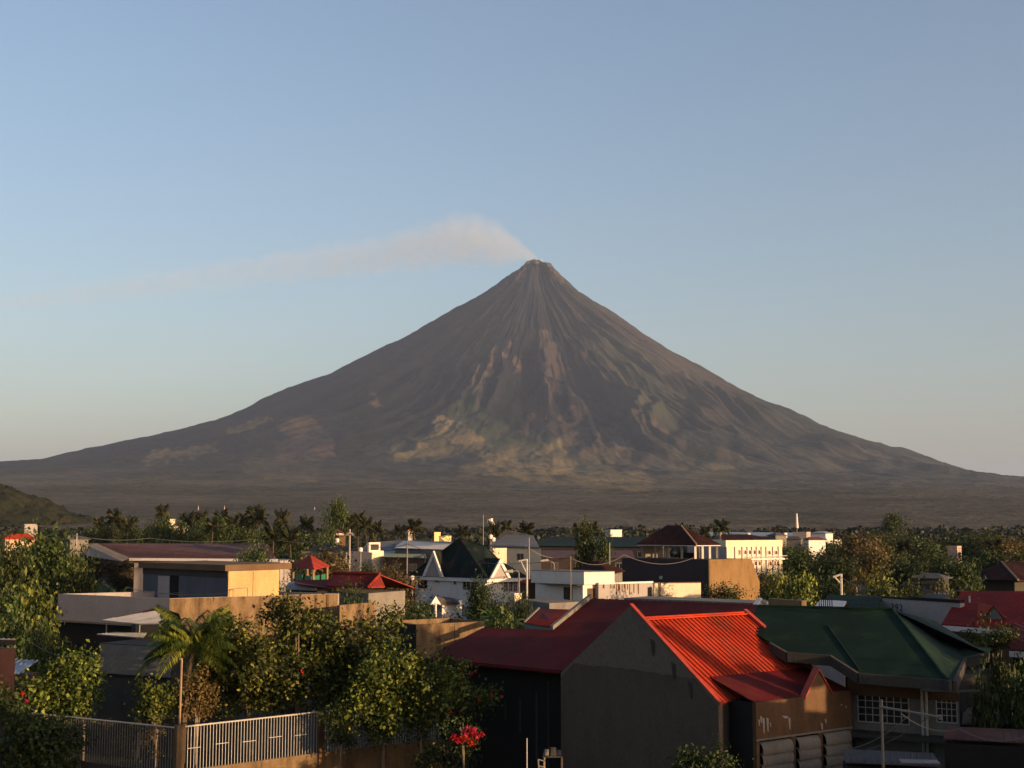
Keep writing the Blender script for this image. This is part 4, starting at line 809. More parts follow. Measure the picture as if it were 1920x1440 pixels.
# ---- hotel
ho = thing('arcaded_hotel', 'cream two storey hotel with rows of small arched red brown windows', 'hotel', at_z(P(1361, 1050, 300), 0))
q = fpC(1289, (1361, 1014), 1467, 9.6); c = sum(q, Vector()) / 4; walls(ho, [p.lerp(at_z(c, 9.7), .012) for p in q], 0, 8.2, CREAM); fL, fR = LCR(q)
m = MB(); m.prism(q, 8.2, 9.7); m.build('parapet', CREAM, ho)
m = MB(); fbox(m, fL, .05, fL[3], 0, 8.18, .0, .12); m.build('shaded_side', PLUM if 0 else LAVEN, ho)  # darker sheet paints shade onto the hotel's left face
fz = lambda px, py: hit(px, py, (fR[0], fR[2])).z
m = MB(); fbox(m, fR, tpx(fR, 1393), fR[3] + .5, fz(1420, 1050), fz(1420, 1047), .0, 1.0); bal = m.build('gallery_slab', WHITE, ho)
def arch(a, b, y0, y1):
    t0, t1 = tpx(fR, a), tpx(fR, b); z0, z1 = fz(a, y1), fz(a, y0); m = MB(); o = fR[0] + fR[2] * .02; o.z = 0
    def pt(t, z, dd=0): return at_z(o + fR[1] * t + fR[2] * dd, z)
    r = (t1 - t0) / 2; ring = [pt(t0, z0), pt(t1, z0)] + [pt((t0 + t1) / 2 + r * math.cos(k * math.pi / 5), z1 - r + r * math.sin(k * math.pi / 5)) for k in range(6)]
    R2_ = r + .16; ring2 = [pt(t0 - .16, z0 - .12), pt(t1 + .16, z0 - .12)] + [pt((t0 + t1) / 2 + R2_ * math.cos(k * math.pi / 5), z1 - r + R2_ * math.sin(k * math.pi / 5)) for k in range(6)]
    m.slab(ring2, .08, fR[2]); w_ = m.build('window', WHITE, ho); m2 = MB(); m2.slab([p + fR[2] * .083 for p in ring], .03, fR[2]); m2.build('pane', REDG, w_)
for a in (1394.5, 1403.2, 1411.9, 1420.8): arch(a, a + 4.4, 1031.5, 1039)
for a in (1439.5, 1452.2): arch(a, a + 4.6, 1032.5, 1039.5)
for a in (1404.8, 1413.5, 1421.2): arch(a, a + 3.8, 1052.5, 1060)
for a in (1441, 1449, 1455): arch(a, a + 4.4, 1052, 1060)
m = MB()
for px in (1361.5, 1377.5, 1391, 1400.5, 1409.2, 1418, 1427, 1436, 1448.5, 1459): t = tpx(fR, px); fbox(m, fR, t - .12, t + .12, 0, 8.19, .002, .28)
m.build('pilaster', WHITE, ho)
m = MB()
for k in range(24): t = tpx(fR, 1394 + k * 3.0); fbox(m, fR, t, t + .12, fz(1400, 1047), fz(1400, 1043.5), .8, .9)
fbox(m, fR, tpx(fR, 1393), fR[3] + .5, fz(1400, 1043.5), fz(1400, 1042.7), .76, .94); m.build('balustrade', WHITE, bal)
arch(1385, 1387.5, 1031, 1040)
rr_ = roofpart(ho, [[at_z(q[1].lerp(q[0], .1), 9.75), at_z(q[2].lerp(q[3], .1), 9.75), at_z(c, 11.0) + (q[2] - q[1]) * .25, at_z(c, 11.0) - (q[2] - q[1]) * .25]], MAROON, .6, .1)

# ---- long brown roof, left
lb = thing('long_brown_roof_house', 'long building with a low brownish red roof and a pale fascia among the palms', 'building', at_z(P(330, 1050, 225), 0))
a, b = PZ(182, 1019, 9.8), PZ(500, 1019, 9.8); c, d = PZ(520, 1048, 7.5), PZ(243, 1046, 7.5); roofpart(lb, [[a, b, c, d]], RUSTR, .6, .12, h=.03)
e_ = PZ(150, 1040, 8.1); roofpart(lb, [[a, d, PZ(228, 1052, 7.3), e_]], SLATE, .6, .1, name='side_roof'); bk = Vector((0, 10, -2)); roofpart(lb, [[b, a, a + bk, b + bk]], RUSTR, 0, .1)
f = face(d, c); m = MB(); fbox(m, f, 0, f[3], 7.05, 7.48, -.05, .12); m.build('fascia', WHITE, lb)
walls(lb, [d - f[2] * 1 + f[1] * .3, c - f[2] * 1, c - f[2] * 12, d - f[2] * 12 + f[1] * .3], 0, 7.2, LAVEN)

# ---- mid-distance sheds: roof quads given by (pixel, height)
def shed(name, label, cat, quad, zb, wm, rm, extra=None, sp=.6):
    pts_ = [PZ(px, py, z) for px, py, z in quad]; ct = sum(pts_, Vector()) / len(pts_); r = thing(name, label, cat, at_z(ct, 0))
    roofpart(r, [pts_], rm, sp, .12); f0, f1 = pts_[0], pts_[1]; f = face(f0, f1); ww = min(f0.z, f1.z) - .12
    walls(r, [f0 - f[2] * .4, f1 - f[2] * .4, at_z(pts_[2], 0), at_z(pts_[3], 0)], 0, ww, wm); f2 = (f[0] - f[2] * .4, f[1], f[2], f[3]); rw_ = random.Random(len(label)); t_ = rw_.uniform(1, 2.5)
    while t_ < f[3] - 2: window(r, f2, t_, t_ + rw_.choice((.9, 1.4, 1.9)), ww - 2.1, ww - 1.0, bars=(2, 1), fw=.07, fm=rw_.choice((GREYP, PIPE))); t_ += rw_.uniform(2.8, 6)
    return r, f
shed('grey_warehouse', 'grey roofed warehouse to the left of the white villa roof', 'warehouse', [(702, 1032, 8.4), (800, 1032, 8.4), (858, 1016, 9.7), (742, 1013, 9.9)], 0, GREYP, SLATE)
shed('green_eave_warehouse', 'dull green roofed warehouse just left of the white villa', 'warehouse', [(716, 1044, 7.6), (800, 1046, 7.6), (795, 1030, 8.6), (715, 1029, 8.6)], 0, BROWNW, metal_roof('dull_green_roof', (.07, .10, .075)))
shed('tin_roof_warehouse', 'pale tin roof strip above the green eaved warehouse', 'warehouse', [(738, 1027, 9.0), (848, 1031, 8.8), (858, 1020, 9.5), (756, 1014, 10.0)], 0, GREYP, GREYR)
shed('dark_green_warehouse', 'wide dark green roofed warehouse behind the flat white house', 'warehouse', [(985, 1023, 8.4), (1250, 1026, 8.2), (1235, 1007, 9.9), (1030, 1006, 9.9)], 0, PLUM, GREENR)
shed('dark_long_shed', 'dark low shed in front of the wide dark green warehouse', 'shed', [(970, 1044, 6.5), (1190, 1046, 6.4), (1185, 1032, 7.6), (975, 1032, 7.6)], 0, PLUM, RUSTR)
shed('slate_hip_house', 'slate grey roofed house right behind the white villa with one sunlit wall', 'house', [(916, 1024, 9.2), (1012, 1027, 9.0), (1000, 1004, 11), (948, 1003, 11)], 0, CREAM, SLATE)
shed('teal_shed', 'dark teal roofed shed behind the blank walled sign building', 'shed', [(565, 1032, 8.6), (672, 1033, 8.5), (640, 1022, 9.4), (605, 1021, 9.4)], 0, GREYP, TEAL)
shed('plain_grey_warehouse', 'plain grey roofed warehouse behind the square sign', 'warehouse', [(676, 1034, 8.2), (742, 1036, 8.1), (742, 1014, 10), (690, 1017, 9.8)], 0, GREYP, SLATE)
mr = thing('maroon_hip_house', 'low house with a dark maroon hipped roof behind the flat white house', 'house', at_z(P(1125, 1070, 175), 0))
q = [PZ(1070, 1070, 7.3), PZ(1150, 1078, 7.0), PZ(1170, 1072, 7.0)]; q = [PZ(1068, 1070, 7.2), PZ(1142, 1076, 7.2), PZ(1172, 1070, 7.2)]; q.append(q[0] + q[2] - q[1]); ct = sum(q, Vector()) / 4; pk = P(1122, 1050, ct.y)
roofpart(mr, [[q[i], q[(i + 1) % 4], pk] for i in range(4)], MAROON, .5, .1); walls(mr, [p.lerp(ct, .1) for p in q], 0, 7.0, GREYP)
# small distant houses: (left px, right px, top py, bottom py, distance, wall, roof, name, label, category)
FRONT = []
def small(a, b, y0, y1, D, wm, rm, name, label, cat='house', rise=.8, lit=.35, win=0):
    L_, R_ = P(a, y0, D), P(b, y0, D); z = L_.z; w_ = (R_.x - L_.x); k = .30
    C_ = at_z(L_.lerp(R_, lit) - Vector((0, w_ * .28, 0)), z); Lp = at_z(L_ + Vector((0, w_ * .1, 0)), z); Rp = at_z(R_ + Vector((0, w_ * .05, 0)), z)
    q = [Lp, C_, Rp, Lp + Rp - C_]; r = thing(name, label, cat, at_z(C_, 0)); walls(r, q, 0, z, wm)
    fR = face(C_, Rp)
    if rm is not None: hip(r, q, z + .01, rise, .3, rm, 0)
    else: m = MB(); m.prism([p.lerp(sum(q, Vector()) / 4, -.03) for p in q], z + .002, z + .3); m.build('coping', wm, r)
    FRONT.append(((a + b) / 2, y1, D - w_ * .3 - 9, (b - a) * 1.25 + 12, ' '.join(name.split('_'))))
    for i in range(win): t = fR[3] * (i + .5) / win; window(r, fR, t - .5, t + .5, z - 2.2, z - 1.1, gm=DARK, bars=(1, 1), fw=.1)
    return r
small(4, 66, 1010, 1016, 260, plaster('peach_paint', (.48, .33, .22), .3), REDR, 'peach_house', 'peach walled house with a thin red roof at the left edge', rise=.9, lit=.2)
small(40, 70, 984, 996, 520, LAVEN, None, 'pale_hillside_house', 'small pale house below the dark hill on the left', lit=.3)
small(120, 165, 1011, 1017, 250, GREYP, SLATE, 'pale_shed', 'pale shed just left of the long brown roof', 'shed', .5)
small(310, 328, 975, 1000, 420, CREAM, None, 'cream_tower_house', 'tall cream house block beside the highest palm', lit=.25)
small(322, 352, 986, 1002, 400, CREAM, SLATE, 'pink_house', 'peach lit house just right of the tall cream block', lit=.2)
small(605, 645, 999, 1012, 330, CREAM, RUSTR, 'brown_roof_bungalow', 'bungalow with a brown roof and long pale eave left of the tall utility pole', lit=.15)
small(630, 648, 1006, 1020, 300, BROWNW, None, 'brick_kiosk', 'small brown block below the pale eaved bungalow', 'building')
small(762, 773, 994, 1012, 420, WHITE, REDR, 'red_white_kiosk', 'tiny red and white building beside the round palm left of centre', 'building', 1.0)
small(814, 826, 1000, 1012, 330, YLIT, None, 'yellow_block', 'smaller glowing yellow block above the tin roof left of the villa', 'building', lit=.05)
small(823, 846, 1007, 1016, 320, YLIT, None, 'yellow_long_block', 'longer glowing yellow block above the tin roof left of the villa', 'building', lit=.04)
small(922, 950, 1031, 1044, 215, CREAM, None, 'cream_annex', 'cream sunlit annex peeking between the white villa and the slate roof', 'building', lit=.1)
small(1135, 1166, 995, 1008, 420, WHITE, None, 'white_box_house', 'small white box house in front of the trees right of centre', lit=.3)
small(1440, 1475, 1004, 1024, 360, GREYP, SLATE, 'teal_roof_hall', 'grey hall with a pale green roof patch right above the hotel', 'building')
small(1468, 1476, 1001, 1016, 380, WHITE, None, 'white_water_tank_tower', 'narrow bright white tower block beside the hotel parapet', 'tower')
small(1487, 1520, 999, 1020, 420, LAVEN, None, 'lilac_block', 'lilac grey block under the red and white mast', 'building', lit=.7)
small(1520, 1562, 1000, 1016, 450, WHITE, GREYR, 'white_row_house', 'white walled row house with a grey roof right of the mast', lit=.6)
small(1505, 1548, 1012, 1024, 380, WHITE, RUSTR, 'red_trim_house', 'white house with reddish trim below the white row house', lit=.2)
small(1562, 1578, 1014, 1024, 360, CREAM, None, 'cream_gable_hut', 'tiny cream hut at the left edge of the big wood', 'hut', lit=.1)
small(1474, 1506, 1011, 1024, 370, GREYP, SLATE, 'grey_row_house', 'grey row house below the red and white mast', lit=.8)
small(1777, 1803, 1026, 1048, 300, plaster('pink_cement', (.40, .26, .22)), None, 'pink_tower_house', 'narrow pink house with a sunlit end rising out of the wood', lit=.58, win=1)
small(1675, 1688, 1028, 1038, 330, CREAM, None, 'cream_wall_fragment', 'small cream house corner glimpsed in the middle of the wood', lit=.1)
small(1715, 1780, 1083, 1100, 150, DGREY, SLATE, 'grey_roof_hut', 'long low grey hut in the shaded gap of the wood', 'hut', .5, .7)
small(1722, 1732, 1029, 1042, 340, WHITE, None, 'white_speck_hut', 'tiny white hut between two dark crowns in the wood', 'hut')
small(958, 978, 1117, 1135, 150, CREAM, None, 'cream_gate_block', 'small cream lit block beside the grey yard wall', 'block')
small(975, 1006, 1092, 1110, 160, BROWNW, REDR, 'red_canopy_stall', 'small red canopy stall beside the white villa', 'stall', .4)
gr = thing('long_grey_hall', 'very long low grey roof on the skyline behind the hotel', 'hall', at_z(P(1420, 1000, 520), 0))
a, b, c, d = P(1325, 1004, 500), P(1520, 1006, 480), P(1520, 999, 520), P(1325, 997, 540); roofpart(gr, [[a, b, c, d]], GREYR, 0, .2); walls(gr, [a, b, c, d], 0, a.z - 1.2, GREYP)
dr = thing('dark_red_row_roof', 'low dark red roof between pavilion and hotel parapet', 'house', at_z(P(1390, 1010, 340), 0))
a, b, c, d = P(1335, 1014, 330), P(1440, 1017, 325), P(1415, 1005, 350), P(1350, 1004, 355); roofpart(dr, [[a, b, c, d]], MAROON, 0, .2); walls(dr, [a, b, c, d], 0, a.z - .3, GREYP)

# ---- poles, masts, lamps
def pole(name, label, cat, px, y0, y1, D, r, mat=GREYP, arms=(), group=None):
    top = P(px, y0, D); bt_ = at_z(P(px, y1, D), 0); t = thing(name, label, cat, bt_, group); m = MB(); m.cyl(bt_, at_z(bt_, top.z), r, r * .7, 8); m.build('shaft', mat, t)
    for a in arms: m = MB(); m.cyl(P(a[0], a[1], D - .1), P(a[2], a[3], D - .1), r * .45, n=5); m.build('crossarm', mat, t)
    return t
pole('utility_pole', 'tall cement utility pole before the blank walled sign building', 'utility pole', 655, 992, 1070, 200, .17, LAVEN, ((648, 1003, 664, 1003), (650, 1000, 662, 1000)))
pole('utility_pole', 'cement utility pole with transformer arms left of the white villa', 'utility pole', 763, 1014, 1078, 190, .13, GREYP, ((757, 1022, 770, 1020),))
pole('utility_pole', 'thin pole standing on the left part of the flat white house roof', 'utility pole', 1070, 1043, 1070, 152, .07, GREYP)
pole('utility_pole', 'dark thin pole in front of the dark green warehouse, left of the tall tree', 'utility pole', 992, 1008, 1060, 200, .12, STEEL)
pole('utility_pole', 'thin pole beside the leafy clump near the plum building', 'utility pole', 1143, 1018, 1050, 210, .12, STEEL)
pole('utility_pole', 'slim dark pole rising between the cell mast and the slate roof', 'utility pole', 906, 965, 1020, 300, .12, STEEL)
pole('mast', 'short pale mast at the extreme left of the long brown roof', 'mast', 144, 1000, 1012, 240, .1, PIPE)
def bracket(label, px, y0, y1, D, xl, yl):
    t = thing('floodlight_bracket', label, 'bracket', at_z(P(px, y1, D), 0)); m = MB(); m.cyl(at_z(P(px, y1, D), 0), P(px, y0, D), .11, n=6); m.build('post', PIPE, t)
    m = MB(); m.cyl(P(px, y0 + 1, D), P(xl, yl, D), .1, n=6); m.cyl(P(px, (y0 * .35 + y1 * .65), D), P(xl + (px - xl) * .25, yl + 1, D), .08, n=6); m.build('arm', PIPE, t)
bracket('white triangular pole bracket right of the white villa', 988, 1048, 1092, 152, 973, 1052)
bracket('white triangular pole bracket before the big wood', 1577, 1076, 1105, 120, 1562, 1082)
def lamp(label, px, y0, y1, D, hx, hy):
    t = thing('street_lamp', label, 'street lamp', at_z(P(px, y1, D), 0)); m = MB(); pts_ = [P(px, y1, D), P(px, y0 + 6, D), P(px - (px - hx) * .3, y0 + 2, D), P(hx, hy, D)]; m.cyl(at_z(pts_[0], 0), pts_[0], .09, n=6); m.tube(pts_, .08, 6); m.build('post', STEEL, t)
    m = MB(); h = P(hx, hy, D); m.cyl(h, h + Vector((-.9 if hx < px else .9, 0, -.05)), .22, .12, 8); m.build('lamp_head', PIPE, t)
lamp('curved street lamp above the flat white house roof', 1039, 1052, 1070, 160, 1028, 1051)
lamp('street lamp with a bright head above the villa garden gate', 797, 1037, 1060, 180, 788, 1043)
lamp('curved street lamp with twin heads beside the plum pavilion wall', 973, 1068, 1120, 150, 962, 1071)
for px, y0, y1, lab in ((590, 950, 985, 'faint lattice mast left of the umbrella tree'), (818, 953, 976, 'white lattice mast on the plain near centre'), (372, 948, 975, 'faint mast above the palms on the left'), (421, 948, 975, 'second faint mast above the palms, nearer the centre'),
                        (1166, 963, 990, 'very faint mast right of the leafy clump'), (1305, 963, 990, 'thin mast right above the pavilion roof'), (1811, 963, 983, 'pale mast topped by a dark box above the right wood')):
    D = 1500; t = thing('radio_mast', lab, 'mast', at_z(P(px, y1, D), 0), 'radio masts on the plain'); m = MB(); b_ = at_z(P(px, y1, D), 0); tp = P(px, y0, D)
    for s_ in (-1, 1): m.cyl(b_ + Vector((s_ * 1.4, 0, 0)), tp, .22, n=4)
    for k in range(9): z_ = tp.z * k / 9; w_ = 1.4 * (1 - k / 9); m.cyl(b_ + Vector((-w_, 0, z_)), b_ + Vector((w_, 0, z_)), .15, n=4)
    m.build('lattice', RWMAST, t)
t = thing('striped_mast', 'stout red and white mast standing on the lilac grey block', 'mast', at_z(P(1494, 990, 430), P(1494, 999, 430).z)); m = MB(); a, b = P(1494.5, 990, 430), P(1493.5, 963, 430); 
for k in range(5):
    m = MB(); m.cyl(a.lerp(b, k / 5), a.lerp(b, (k + 1) / 5), .5 - .05 * k, .45 - .05 * k, 8); m.build('mast_section', WHITE if k % 2 else RWMAST, t)
m = MB(); m.cyl(WL[t.name], a, .12, n=6); m.build('base', STEEL, t)
t = thing('cell_tower', 'white antenna drums on a short cell tower among the palms right of centre', 'cell tower', at_z(P(920, 1000, 340), 0)); m = MB(); m.cyl(WL[t.name], P(920, 976, 340), .35, .25, 6); m.build('shaft', STEEL, t)
for a_, y_ in ((916, 976), (921, 974), (918, 983), (925, 980)): m = MB(); m.cyl(P(a_, y_ + 3.5, 339.5), P(a_, y_ - 2, 339.5), .42, n=8); m.build('antenna_drum', WHITE, t)
for px, py, D, lab in ((676, 1030, 224, 'round white water tank on the blank walled building'), (632, 1013, 290, 'round cement tank below the pale eaved bungalow'), (920, 1006, 300, 'left white globe tank right of the villa roof'), (925, 1011, 300, 'right, lower white globe tank right of the villa roof'), (773, 1083, 175, 'small white tank beside the villa eave'), (1351, 1001, 330, 'white globe tank on the dark red roof by the pavilion'), (1403, 1003, 330, 'pinkish tank on the dark red roof above the hotel')):
    c = P(px, py, D); r_ = 4.0 * D / F; t = thing('water_tank', lab, 'water tank', at_z(c, c.z - r_)); m = MB(); m.cyl(c - Vector((0, 0, r_)), c + Vector((0, 0, r_ * .6)), r_, r_, 12); m.cyl(c + Vector((0, 0, r_ * .6)), c + Vector((0, 0, r_)), r_, r_ * .3, 12); m.build('drum', WHITE, t, smooth=False)
    m = MB(); m.cyl(at_z(c, 0), c - Vector((0, 0, r_ * 1.02)), r_ * .5, n=6); m.build('stand', GREYP, t)
def wire(lab, pts_, sag=.6, r=.03):
    m = MB()
    for p0, p1 in zip(pts_[:-1], pts_[1:]): m.tube([p0.lerp(p1, t / 10) - Vector((0, 0, sag * 4 * (t / 10) * (1 - t / 10))) for t in range(11)], r, 4)
    tag(m.build('power_line', GREYC), lab, 'power line')
wire('pale power line strung above the long brown roof', [P(140, 1004, 215), P(280, 1009, 215), P(480, 1011, 210)], .5, .05)
wire('power line crossing right of the tall utility pole', [P(655, 1000, 200), P(763, 1020, 190)], 1.2, .05)
wire('power line hanging before the dark green warehouse', [P(985, 1022, 200), P(1083, 1032, 205)], 1.5, .05)
wire('long power line sagging past the square sign toward the villa', [P(520, 1012, 205), P(655, 1001, 200)], .8, .045)
wire('thin power line from the villa pole to the flat white house pole', [P(763, 1019, 190), P(1070, 1046, 152)], 1.6, .04)
wire('thin power line from the flat white house pole past the pavilion', [P(1070, 1046, 152), P(1170, 1040, 170), P(1300, 1046, 182)], 1.0, .035)
wire('power line above the green shed toward the dormer house', [P(1577, 1082, 119), P(1700, 1092, 105), P(1850, 1084, 100)], .9, .03)
wire('dark cable hanging low across the shaded right corner', [P(1690, 1338, 51), P(1800, 1366, 50), P(1925, 1380, 49)], .3, .02)
wire('cable crossing behind the young palm to the outbuilding', [P(186, 1225, 74), P(60, 1205, 80), P(-20, 1200, 84)], .5, .02)
# odds and ends in the dark yard
yp = pole('yard_pole', 'thin white pole in the dark yard left of the gable wall', 'pole', 988, 1384, 1450, 56, .03, PIPE)
cf = thing('chair_frame', 'pale metal chair frame in the dark yard by the gable wall', 'chair', at_z(P(1015, 1430, 57), 1.6)); m = MB()
for a, b in (((1009, 1424), (1020, 1427)), ((1020, 1427), (1019, 1445)), ((1009, 1424), (1010, 1440)), ((1010, 1436), (1019, 1438))): m.cyl(P(*a, 57), P(*b, 57), .03, n=5)
m.build('frame', STEEL, cf); m = MB(); m.slab([P(1010, 1436, 57), P(1019, 1438, 57), P(1019, 1438, 57.4), P(1010, 1436, 57.4)], .04); m.build('seat', WOOD, cf)
ty = thing('yard_table', 'cluttered low table against the gable wall base in the dark yard', 'table', at_z(P(1040, 1425, 58), 0)); m = MB(); a, b = PZ(1018, 1418, 2.55), PZ(1056, 1418, 2.55); m.slab([a, b, b + Vector((0, .7, 0)), a + Vector((0, .7, 0))], .06); m.build('tabletop', DGREY, ty)
m = MB(); [m.cyl(at_z(p, 0), at_z(p, 2.5), .05, n=5) for p in (a + Vector((.06, .1, 0)), b + Vector((-.06, .1, 0)))]; m.build('leg', WOOD, ty)
for k, (u_, r_) in enumerate(((.2, .16), (.5, .22), (.8, .14))):
    p = a.lerp(b, u_) + Vector((0, .35, 0)); m = MB(); m.cyl(p + Vector((0, 0, .002)), p + Vector((0, 0, r_ * 1.5)), r_, r_ * .7, 9); o = m.build('bucket', [GREYP, DGREY, BLUEG][k]); tag(o, ['white bucket on the left of the cluttered yard table', 'wide grey tub in the middle of the yard table', 'blue grey bucket at the right of the yard table'][k], 'bucket')

hp = thing('small_apartment_block', 'narrow cement block outside the right edge of the view, nearer the camera', 'building', (19, 33, 0))  # unseen block added to shade the left railing
q = [Vector((15.5, 30, 0)), Vector((23.6, 30, 0)), Vector((23.6, 35, 0)), Vector((16.5, 35.5, 0))]; walls(hp, q, 0, 9.4, GREYP); hip(hp, [at_z(p, 9.42) for p in q], 9.42, 1.2, .4, RUSTR, 0)
# ---- unseen stepped block added right of the frame, shaped to throw the roof shadow
ap = thing('apartment_block', 'stepped cement apartment block with a stair tower, outside the right edge of the view', 'building', (34, 41, 0))
sh_ = Vector((sd.x, sd.y, 0)).normalized()
def wing(x0, x1, h, dep=7.0, mat=GREYP, nm='wing', par=ap):
    a = Vector((x0, 43, 0)); b = Vector((x1, 43, 0)); m = MB(); m.prism([a, b, b + sh_ * dep, a + sh_ * dep], 0, h); return m.build(nm, mat, par)
wing(26.3, 30.48, 8.2); wing(30.5, 32.38, 9.35); wing(32.4, 34.58, 7.9); wing(34.6, 47, 9.35); m = MB(); a = Vector((30.9, 42.8, 0)); m.prism([a, a + Vector((1.7, 0, 0)), a + Vector((1.7, 0, 0)) + sh_ * 3, a + sh_ * 3], 9.36, 12.0); m.build('stair_tower', GREYP, ap)
m = MB(); m.cyl((36.5, 41.0, 9.36), (36.5, 41.0, 10.5), .55, n=12); m.build('roof_tank', WHITE, ap)

# ================================================================== vegetation
LEAF = leafmat('green_leaves', (.012, .024, .007), (.032, .052, .012), (.10, .125, .026))
LEAFY = leafmat('yellow_green_leaves', (.016, .030, .006), (.055, .076, .012), (.25, .265, .042))
LEAFG = leafmat('olive_leaves', (.014, .023, .006), (.042, .052, .011), (.18, .175, .035))
LEAFD = leafmat('dark_leaves', (.012, .024, .008), (.028, .045, .012), (.07, .085, .022))
LEAFB = leafmat('brownish_leaves', (.045, .034, .014), (.085, .062, .022), (.14, .11, .04))
PALML = leafmat('palm_leaflets', (.018, .025, .009), (.038, .044, .015), (.10, .088, .03))
BANL = leafmat('banana_blades', (.03, .07, .012), (.07, .13, .02), (.20, .26, .05), trans=.4)
FLOW = leafmat('red_flowers', (.26, .006, .010), (.38, .012, .014), (.45, .04, .02))
def leaf_mesh(name, C_, Nn, T_, L_, W_, tone, mat):
    """one bent rhombus per row: centre, normal, length direction, length, width, tone"""
    T_ = T_ - Nn * (T_ * Nn).sum(1, keepdims=True); T_ /= np.linalg.norm(T_, axis=1, keepdims=True) + 1e-9
    S_ = np.cross(Nn, T_); L_ = L_[:, None]; W_ = W_[:, None]
    a = C_ - T_ * L_ * .5; b = C_ + S_ * W_ * .5 + Nn * W_ * .12; c = C_ + T_ * L_ * .5 - Nn * L_ * .18; d = C_ - S_ * W_ * .5 + Nn * W_ * .12
    V_ = np.stack([a, b, c, d], 1).reshape(-1, 3); n = len(C_)
    me = np_mesh(name, V_, np.arange(4 * n).reshape(n, 4)); at = me.attributes.new('tone', 'FLOAT', 'POINT'); at.data.foreach_set('value', np.repeat(tone, 4).astype(np.float32)); me.materials.append(mat); return me
def rdir(r, n): v = r.normal(size=(n, 3)); return v / np.linalg.norm(v, axis=1, keepdims=True)
def crown_data(blobs, n, size, seed, twig=9, spread=1.6, droop=.35, hollow=.62, asp=.55):
    r = np.random.default_rng(seed); B = np.array(blobs, float); w = (B[:, 3] * B[:, 5]); w = w / w.sum(); nt_ = max(1, n // twig)
    k = r.choice(len(B), nt_, p=w); d = rdir(r, nt_); rad = hollow + (1.04 - hollow) * r.random(nt_) ** .6
    lump = 1 + .16 * np.sin(d[:, 0] * 5 + k * 1.7) * np.cos(d[:, 2] * 6 + k)
    c = B[k, :3] + d * B[k, 3:6] * (rad * lump)[:, None]
    tw = np.repeat(c, twig, 0); dd = np.repeat(d, twig, 0); m = len(tw)
    C_ = tw + r.normal(size=(m, 3)) * size * spread
    N_ = dd * .9 + r.normal(size=(m, 3)) * .75 + np.array([0, 0, .45]); N_ /= np.linalg.norm(N_, axis=1, keepdims=True)
    T_ = dd * .6 + r.normal(size=(m, 3)) * .7 + np.array([0, 0, -droop]); L_ = size * (.45 + 1.0 * r.random(m) ** 1.3)
    tone = np.clip(np.repeat(r.random(nt_) ** 1.3, twig) * .75 + r.random(m) * .3, 0, 1)
    return C_, N_, T_, L_, L_ * asp, tone
def trunk_obj(par, h, r, limbs, mat=None, name='trunk'):
    m = MB(); o = WL[par.name]; pts_ = [o + Vector((0, 0, -.05)), o + Vector((.1 * h * .1, 0, h * .35)), o + Vector((-.04 * h, .02 * h, h * .62))]
    m.cyl(pts_[0], pts_[1], r, r * .75, 7); m.cyl(pts_[1], pts_[2], r * .75, r * .5, 7)
    for l in limbs: q = o + Vector(l); md = pts_[1].lerp(q, .5) + Vector((0, 0, -.06 * h)); m.cyl(pts_[1].lerp(pts_[2], .4), md, r * .42, r * .28, 5); m.cyl(md, q, r * .28, r * .1, 5)
    return m.build(name, mat or ROOD, par)
PARK = (0, -3000, 0)
def make_tree(shape, mat, seed, n=3600, size=.42):
    """unit-ish tree about 9 m high and 8 m wide, at the origin"""
    r = random.Random(seed); t = thing('broadleaf_tree', 'x', 'tree', (0, 0, 0)); bl = []
    if shape == 'round': 
        for i in range(13): a = r.uniform(0, 6.28); q = r.uniform(0, 2.6); bl.append((q * math.cos(a), q * math.sin(a), r.uniform(3.2, 7.4), r.uniform(1.1, 1.8), r.uniform(1.1, 1.8), r.uniform(.9, 1.5)))
    elif shape == 'tall':
        for i in range(12): a = r.uniform(0, 6.28); z = 2.0 + i * .52; q = r.uniform(.2, 1.9) * (1 - .5 * i / 12); bl.append((q * math.cos(a), q * math.sin(a), z, r.uniform(1.0, 1.6), r.uniform(1.0, 1.6), r.uniform(.9, 1.3)))
    elif shape == 'wide':
        for i in range(12): a = r.uniform(0, 6.28); q = r.uniform(.6, 3.6); bl.append((q * math.cos(a), q * math.sin(a), 7.6 - .28 * q + r.uniform(-.6, .3), r.uniform(1.2, 1.9), r.uniform(1.2, 1.9), r.uniform(.5, .85)))
    else:
        for i in range(10): a = r.uniform(0, 6.28); q = r.uniform(0, 3.0); bl.append((q * math.cos(a), q * math.sin(a), r.uniform(1.2, 5.2) * (1 - q / 7) + 1.2, r.uniform(1.3, 2.0), r.uniform(1.3, 2.0), r.uniform(1.1, 1.9)))
    me = leaf_mesh('crown', *crown_data(bl, n, size, seed), mat); add_obj('crown', me, None, t)
    trunk_obj(t, 8, .22, [(b[0], b[1], b[2]) for b in bl[:6]]); return t
random.seed(11)
PROTO = {}
def proto(key, fn):
    if key not in PROTO: PROTO[key] = [fn(), False]
    return PROTO[key]
MK = {'round_g': ('round', LEAF, 1), 'round_d': ('round', LEAFD, 2), 'round_b': ('round', LEAFB, 3), 'round_y': ('round', LEAFY, 9), 'tall_g': ('tall', LEAF, 4), 'tall_d': ('tall', LEAFD, 5), 'wide_g': ('wide', LEAF, 6), 'bush_g': ('bush', LEAF, 7), 'bush_d': ('bush', LEAFD, 8), 'bush_y': ('bush', LEAFY, 10), 'bush_b': ('bush', LEAFB, 12)}
HT = {'round': 8.6, 'tall': 9.2, 'wide': 8.4, 'bush': 7.0}
